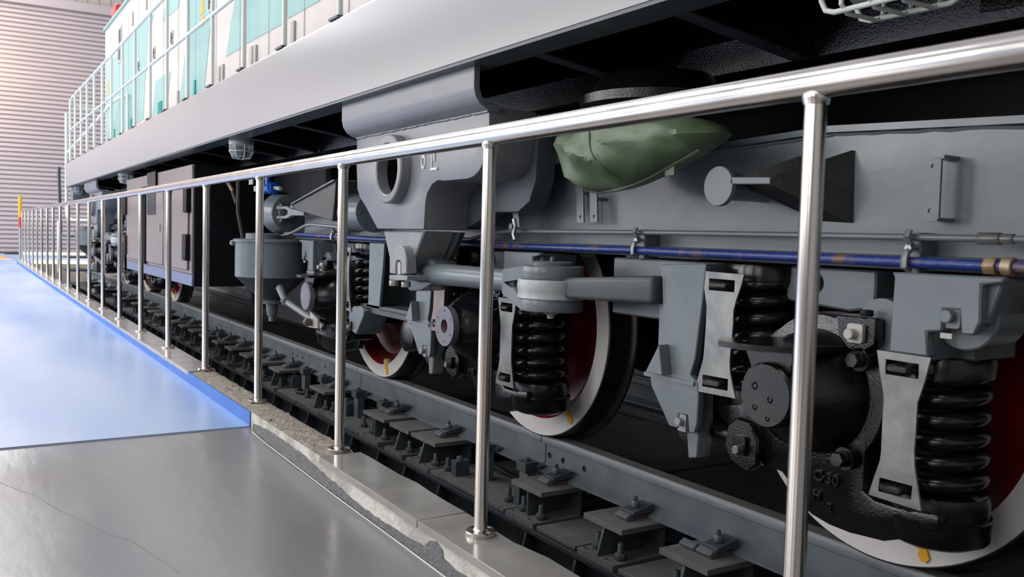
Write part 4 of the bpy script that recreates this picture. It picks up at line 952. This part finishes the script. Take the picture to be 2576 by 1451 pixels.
    pt_ = [(ex_, ez_+.040), (fx_-.10, ez_+.042), (fx_+.02, ez_+.020), (gx2_, gz2_+.014), (gx2_, gz2_-.016), (fx_+.02, ez_-.024), (fx_-.10, ez_-.046), (ex_, ez_-.044), (ex_, ez_-.026), (fx_-.13, ez_-.026), (fx_-.07, ez_-.012), (fx_-.07, ez_+.008), (fx_-.13, ez_+.022), (ex_, ez_+.022)]
    cv_ = MB().prism(pt_, 1.93, 1.965).build('clevis', 'cast', bc, .003)
    MB().cyl((ex_, 1.948, ez_+.020), .034, .024, 'z', 18).cyl((ex_, 1.948, ez_-.046), .034, .022, 'z', 18).build('clevis_eye', 'cast', cv_, .003)
    MB().cyl((ex_, 1.948, ez_-.062), .014, .12, 'z', 12).build('clevis_pin', 'cast', cv_)
    bc2 = MB().lathe((-4.83, 1.93, .872), [(.07, 0), (.108, .005), (.110, .03), (.096, .035), (.102, .10), (.100, .20), (.092, .26), (.106, .265), (.108, .29), (.06, .292)], 'x', 40).build('brake_cylinder', 'grey', root)
    for i in range(8):
        t_ = R(45*i); MB().hexn((-4.538, 1.93+.088*math.cos(t_), .872+.088*math.sin(t_)), .008, .008, 'x').build('flange_bolt', 'grey', bc2)
    # sand box drum with lid, cone and valve
    sx, sy_ = P('3', 665, 850, 1.86)[0], 1.86
    sb = MB().lathe((sx, sy_, .440), [(.245, 0), (.245, .235)], 'z', 56).build('sand_drum', 'grey', root, label='blue-grey round reservoir drum')
    MB().lathe((sx, sy_, .275), [(.07, 0), (.245, .165)], 'z', 48).build('drum_cone', 'greydark', sb)
    MB().lathe((sx, sy_, .675), [(.245, 0), (.258, .004), (.258, .020), (.245, .025), (.001, .025)], 'z', 56).build('drum_lid', 'grey', sb)
    MB().lathe((sx-.03, sy_-.05, .70), [(.12, 0), (.12, .035), (.11, .04), (.001, .04)], 'z', 32).build('filler_cap', 'grey', sb)
    for t_ in (180, 215, 250):
        MB().lathe((sx+.262*math.cos(R(t_)), sy_+.262*math.sin(R(t_)), .668), [(.001, -.022), (.018, -.012), (.018, .012), (.001, .022)], 'z', 10).build('lid_clamp_knob', 'cast', sb)
    MB().lathe((sx, sy_, .255), [(.10, 0), (.10, .02), (.06, .03)], 'z', 28).lathe((sx+.02, sy_, .17), [(.035, 0), (.045, .09)], 'z', 12).lathe((sx+.02, sy_, .13), [(.022, 0), (.022, .05)], 'z', 10).build('outlet_valve', 'grey', sb)
    va, vz_ = P('3', 790, 1295, 1.84); ve, vze = P('3', 1010, 1440, 1.84)
    MB().tube([(va-.12, 1.84, vz_+.08), (va, 1.84, vz_), (ve+.1, 1.9, vze-.06)], [.028, .022, .020], 12).hexn((va-.02, 1.84, vz_+.0), .03, .06, 'x').build('sanding_pipe', 'grey', sb)
    nx_, nz_ = P('3', 1015, 1440, 1.80)
    # nozzle bracket in front of the leftmost axle box
    qx, qz = P('d', 330, 1020, 1.80)
    nb = MB().prism(PP('d', [(290, 880), (375, 985), (380, 1095), (272, 1080), (285, 960)], 1.80), 1.80, 1.815).build('nozzle_bracket', 'lampgrey', root, .002)
    MB().hexn((qx-.05, 1.775, qz), .026, .04, 'x').build('nozzle_nut', 'rust', nb, .002)
    # pipes along the frame
    yb = 1.965
    bp = [(1.0, yb, .727), (-1.1, yb, .727), (-1.6, yb, .728), (-2.4, yb, .728), (-3.5, yb, .722), (-5.6, yb, .735), (-6.2, yb, .742)]
    MB().tube(bp, .0135, 14).build('brake_pipe', 'bluepipe', root, label='chipped blue brake pipe')
    gp = [(1.0, 1.975, .788), (-1.1, 1.975, .788), (-2.2, 1.975, .790), (-3.2, 1.975, .786), (-3.35, 1.975, .775), (-3.55, 1.975, .745), (-3.9, 1.98, .742)]
    MB().tube(gp, .0085, 10).build('air_pipe', 'grey', root, label='thin grey air pipe')
    pts = [P('g', 1215, 1045, 1.95), P('g', 1440, 1040, 1.95), P('g', 1560, 990, 1.95), P('g', 1740, 890, 1.95), P('g', 1830, 872, 1.95), P('g', 1950, 885, 1.95), P('g', 2240, 910, 1.95), P('g', 2480, 930, 1.95)]
    MB().tube([(x_, 1.95, z_) for x_, z_ in pts], .010, 10).build('air_pipe', 'galv', root)
    for cx_ in (-2.36, -1.335, -5.24):
        cl_ = MB().box(cx_-.014, cx_+.014, 1.985, 2.05, .70, .80).build('clip_foot', 'grey', root, .002)
        MB().tube([(cx_, 1.957, .805), (cx_, 1.950, .790), (cx_, 1.960, .775), (cx_, 1.978, .765), (cx_, 1.950, .750), (cx_, 1.945, .735), (cx_, 1.945, .718), (cx_, 1.965, .708)], .009, 6).build('pipe_clip', 'galv', cl_)
        MB().hexn((cx_, 1.955, .762), .010, .02, 'y').build('clip_bolt', 'galv', cl_)
    for cx_, c_ in ((-1.125, 'brass'), (-5.13, 'brass')):
        MB().hexn((cx_-.02, 1.965, .727), .022, .028, 'x').ring((cx_, 1.965, .727), [(.012, .02), (.021, .02), (.021, .045), (.012, .045)], 'x', 16).build('pipe_union', c_, root, .002)
    MB().hexn((-1.17, 1.975, .788), .016, .05, 'x').hexn((-1.12, 1.975, .788), .013, .03, 'x').build('pipe_fitting', 'plate', root, .001)
    # small plates on the frame
    bk = PP('2', [(1515, 968), (1618, 965), (1600, 1330), (1498, 1318)], 1.985)
    ho = [circ(*P('2', 1568, 1010, 1.985), .0055, 10), circ(*P('2', 1547, 1282, 1.985), .0055, 10)]
    pb_ = MB().prism(bk, 1.983, 1.990, ho).build('mounting_strap', 'grey', root)
    X0_ = min(p[0] for p in bk); X1_ = max(p[0] for p in bk)
    MB().box(X0_+.01, X1_+.002, 1.990, 2.05, .977, .985).box(X0_+.006, X1_-.004, 1.985, 2.05, .828, .836).build('strap_foot', 'grey', pb_)
    for a0_, a1_ in (((1835, 1030), (1840, 1283)), ((1930, 1070), (1935, 1280))):
        (xa_, za_), (xb_, zb_) = P('4', *a0_, 2.0), P('4', *a1_, 2.0)
        st = MB().prism([(xa_-.022, za_), (xa_+.022, za_), (xb_+.022, zb_), (xb_-.022, zb_)], 2.0, 2.006, [circ(xb_, zb_+.022, .006, 10)]).build('mounting_strap', 'grey', root)
        MB().box(xa_-.02, xa_+.02, 2.006, 2.05, za_-.03, za_-.02).build('strap_foot', 'grey', st)
    hg = PP('4', [(1338, 995), (1382, 990), (1414, 1315), (1378, 1315)], 1.93)
    hh = MB().prism(hg, 1.93, 1.936, [circ(*P('4', 1358, 1025, 1.93), .006, 10)]).build('hanger_strap', 'galv', root)
    x_, z_ = P('4', 1365, 1310, 1.92)
    MB().hexn((x_, 1.91, z_), .014, .018, 'y').build('hanger_bolt', 'plate', hh)
    MB().tube([(x_+.0, 1.925, z_+.03), (x_+.012, 1.925, z_+.0), (x_, 1.925, z_-.03), (x_+.015, 1.925, z_-.055)], .009, 6).build('hanger_clip', 'galv', hh)
    # under-frame block between the axles (grey bridge of the left pedestal)
    MB().box(-4.64, -3.95, 1.93, 2.2, .350, .372).box(-4.62, -3.97, 1.95, 2.16, .315, .350).build('pedestal_bridge', 'greydark', root, .004)
    MB().box(-4.12, -4.08, 2.03, 2.15, .372, .70).build('bridge_post', 'greydark', root, .004)
    MB().lathe((-4.32, 2.02, .22), [(.05, 0), (.085, .01), (.085, .5)], 'y', 24).build('brake_hanger_drum', 'blackcast', root)
    MB.TX = (1., 0.)
    return root
M['drum'] = mat('pale_thick_paint', (.40, .43, .44), .35, col2=(.46, .49, .50), ns=8, bump=.5, bs=16)
bogie('near three-axle bogie with black coil springs and white-rimmed red wheels', '')
bogie('distant bogie half hidden behind the brown cabinet and the railing', '', TX=(1., -9.9))

#================================================================== TARPAULIN BUNDLE
Yt = 1.80
out = [(162, 735), (225, 620), (280, 545), (330, 480), (430, 400), (560, 330), (720, 290), (900, 275), (1080, 268), (1250, 270), (1500, 290), (1800, 320), (2100, 380), (2300, 470), (2350, 560),
       (2250, 640), (2150, 710), (2050, 780), (1900, 870), (1750, 950), (1600, 1035), (1400, 1150), (1150, 1260), (950, 1325), (800, 1345), (700, 1362), (600, 1345), (480, 1290), (380, 1230), (300, 1130), (240, 1000), (200, 860)]
pts = [Vector((x, z)) for x, z in PP('t', out, Yt)]
cen = Vector(PP('t', [(1000, 760)], Yt)[0]); NR = 12; n = len(pts)
tv = []; tf = []
def wr(x, z):
    s = mathutils.noise.noise(Vector((x*7, z*7, 1.3)))*.035 + abs(mathutils.noise.noise(Vector((x*4+z*6, z*3, 5.1))))*.085+mathutils.noise.noise(Vector((x*15, z*11, 2)))*.016
    return s
for j in range(NR+1):
    f = j/NR                        # 1 at the rim, 0 at the centre
    for p in pts:
        q = cen+(p-cen)*math.sin(f*math.pi/2)
        d = .15*math.cos(f*math.pi/2)
        tv.append((q.x, Yt-d+wr(q.x, q.y)*(1-f**4)+(.0), q.y))
for j in range(NR):
    for i in range(n):
        a = j*n+i; b = j*n+(i+1) % n; tf.append((a, b, b+n, a+n))
k0 = len(tv)
for j in range(NR):
    f = 1-(j+1)/NR
    for p in pts:
        q = cen+(p-cen)*math.sin(max(f, .0)*math.pi/2); d = .13*math.cos(f*math.pi/2); tv.append((q.x, Yt+.02+d, q.y))
for j in range(NR):
    for i in range(n):
        a = NR*n+i+j*n; b = NR*n+(i+1) % n+j*n; tf.append((a, b, b+n, a+n))
tp_ = MB().add(tv, tf).build('tarpaulin', 'tarp')
tag(tp_, 'olive green tarpaulin wrapped round a part under the frame, top right of the traction rod', 'tarpaulin')
from mathutils.bvhtree import BVHTree
bv_ = BVHTree.FromPolygons([Vector(v) for v in tv], tf)
q = PP('t', [(632, 380), (638, 480), (640, 560), (642, 690), (665, 780), (690, 850), (720, 930), (745, 1010), (765, 1080), (790, 1170), (815, 1290)], 1.70)
sp_ = []
for x_, z_ in q:
    h_ = bv_.ray_cast(Vector((x_, 1.0, z_)), Vector((0, 1, 0)))
    if h_[0]: sp_.append((x_, h_[0].y-.001, z_))
MB().tube(sp_, .003, 6).build('stitched_seam', 'tarp', tp_)
hem = MB().tube([(p.x, Yt+.0, p.y+.003) for p in pts[17:29]], .009, 8); hem.build('hem', 'tarp', tp_)
x_, z_ = P('t', 1640, 1050, Yt); MB().box(x_-.02, x_+.02, Yt-.002, Yt+.002, z_-.018, z_+.02).build('tab', 'tarp', tp_)
# black ring kept in for the glints on the underframe above the bundle
tag(MB().lathe((-2.35, 2.02, 1.19), [(.16, 0), (.26, .02), (.26, .05), (.18, .125)], 'z', 40).build('glint_ring', 'black'), 'added black glint-catching ring above the green tarpaulin', 'glint ring')
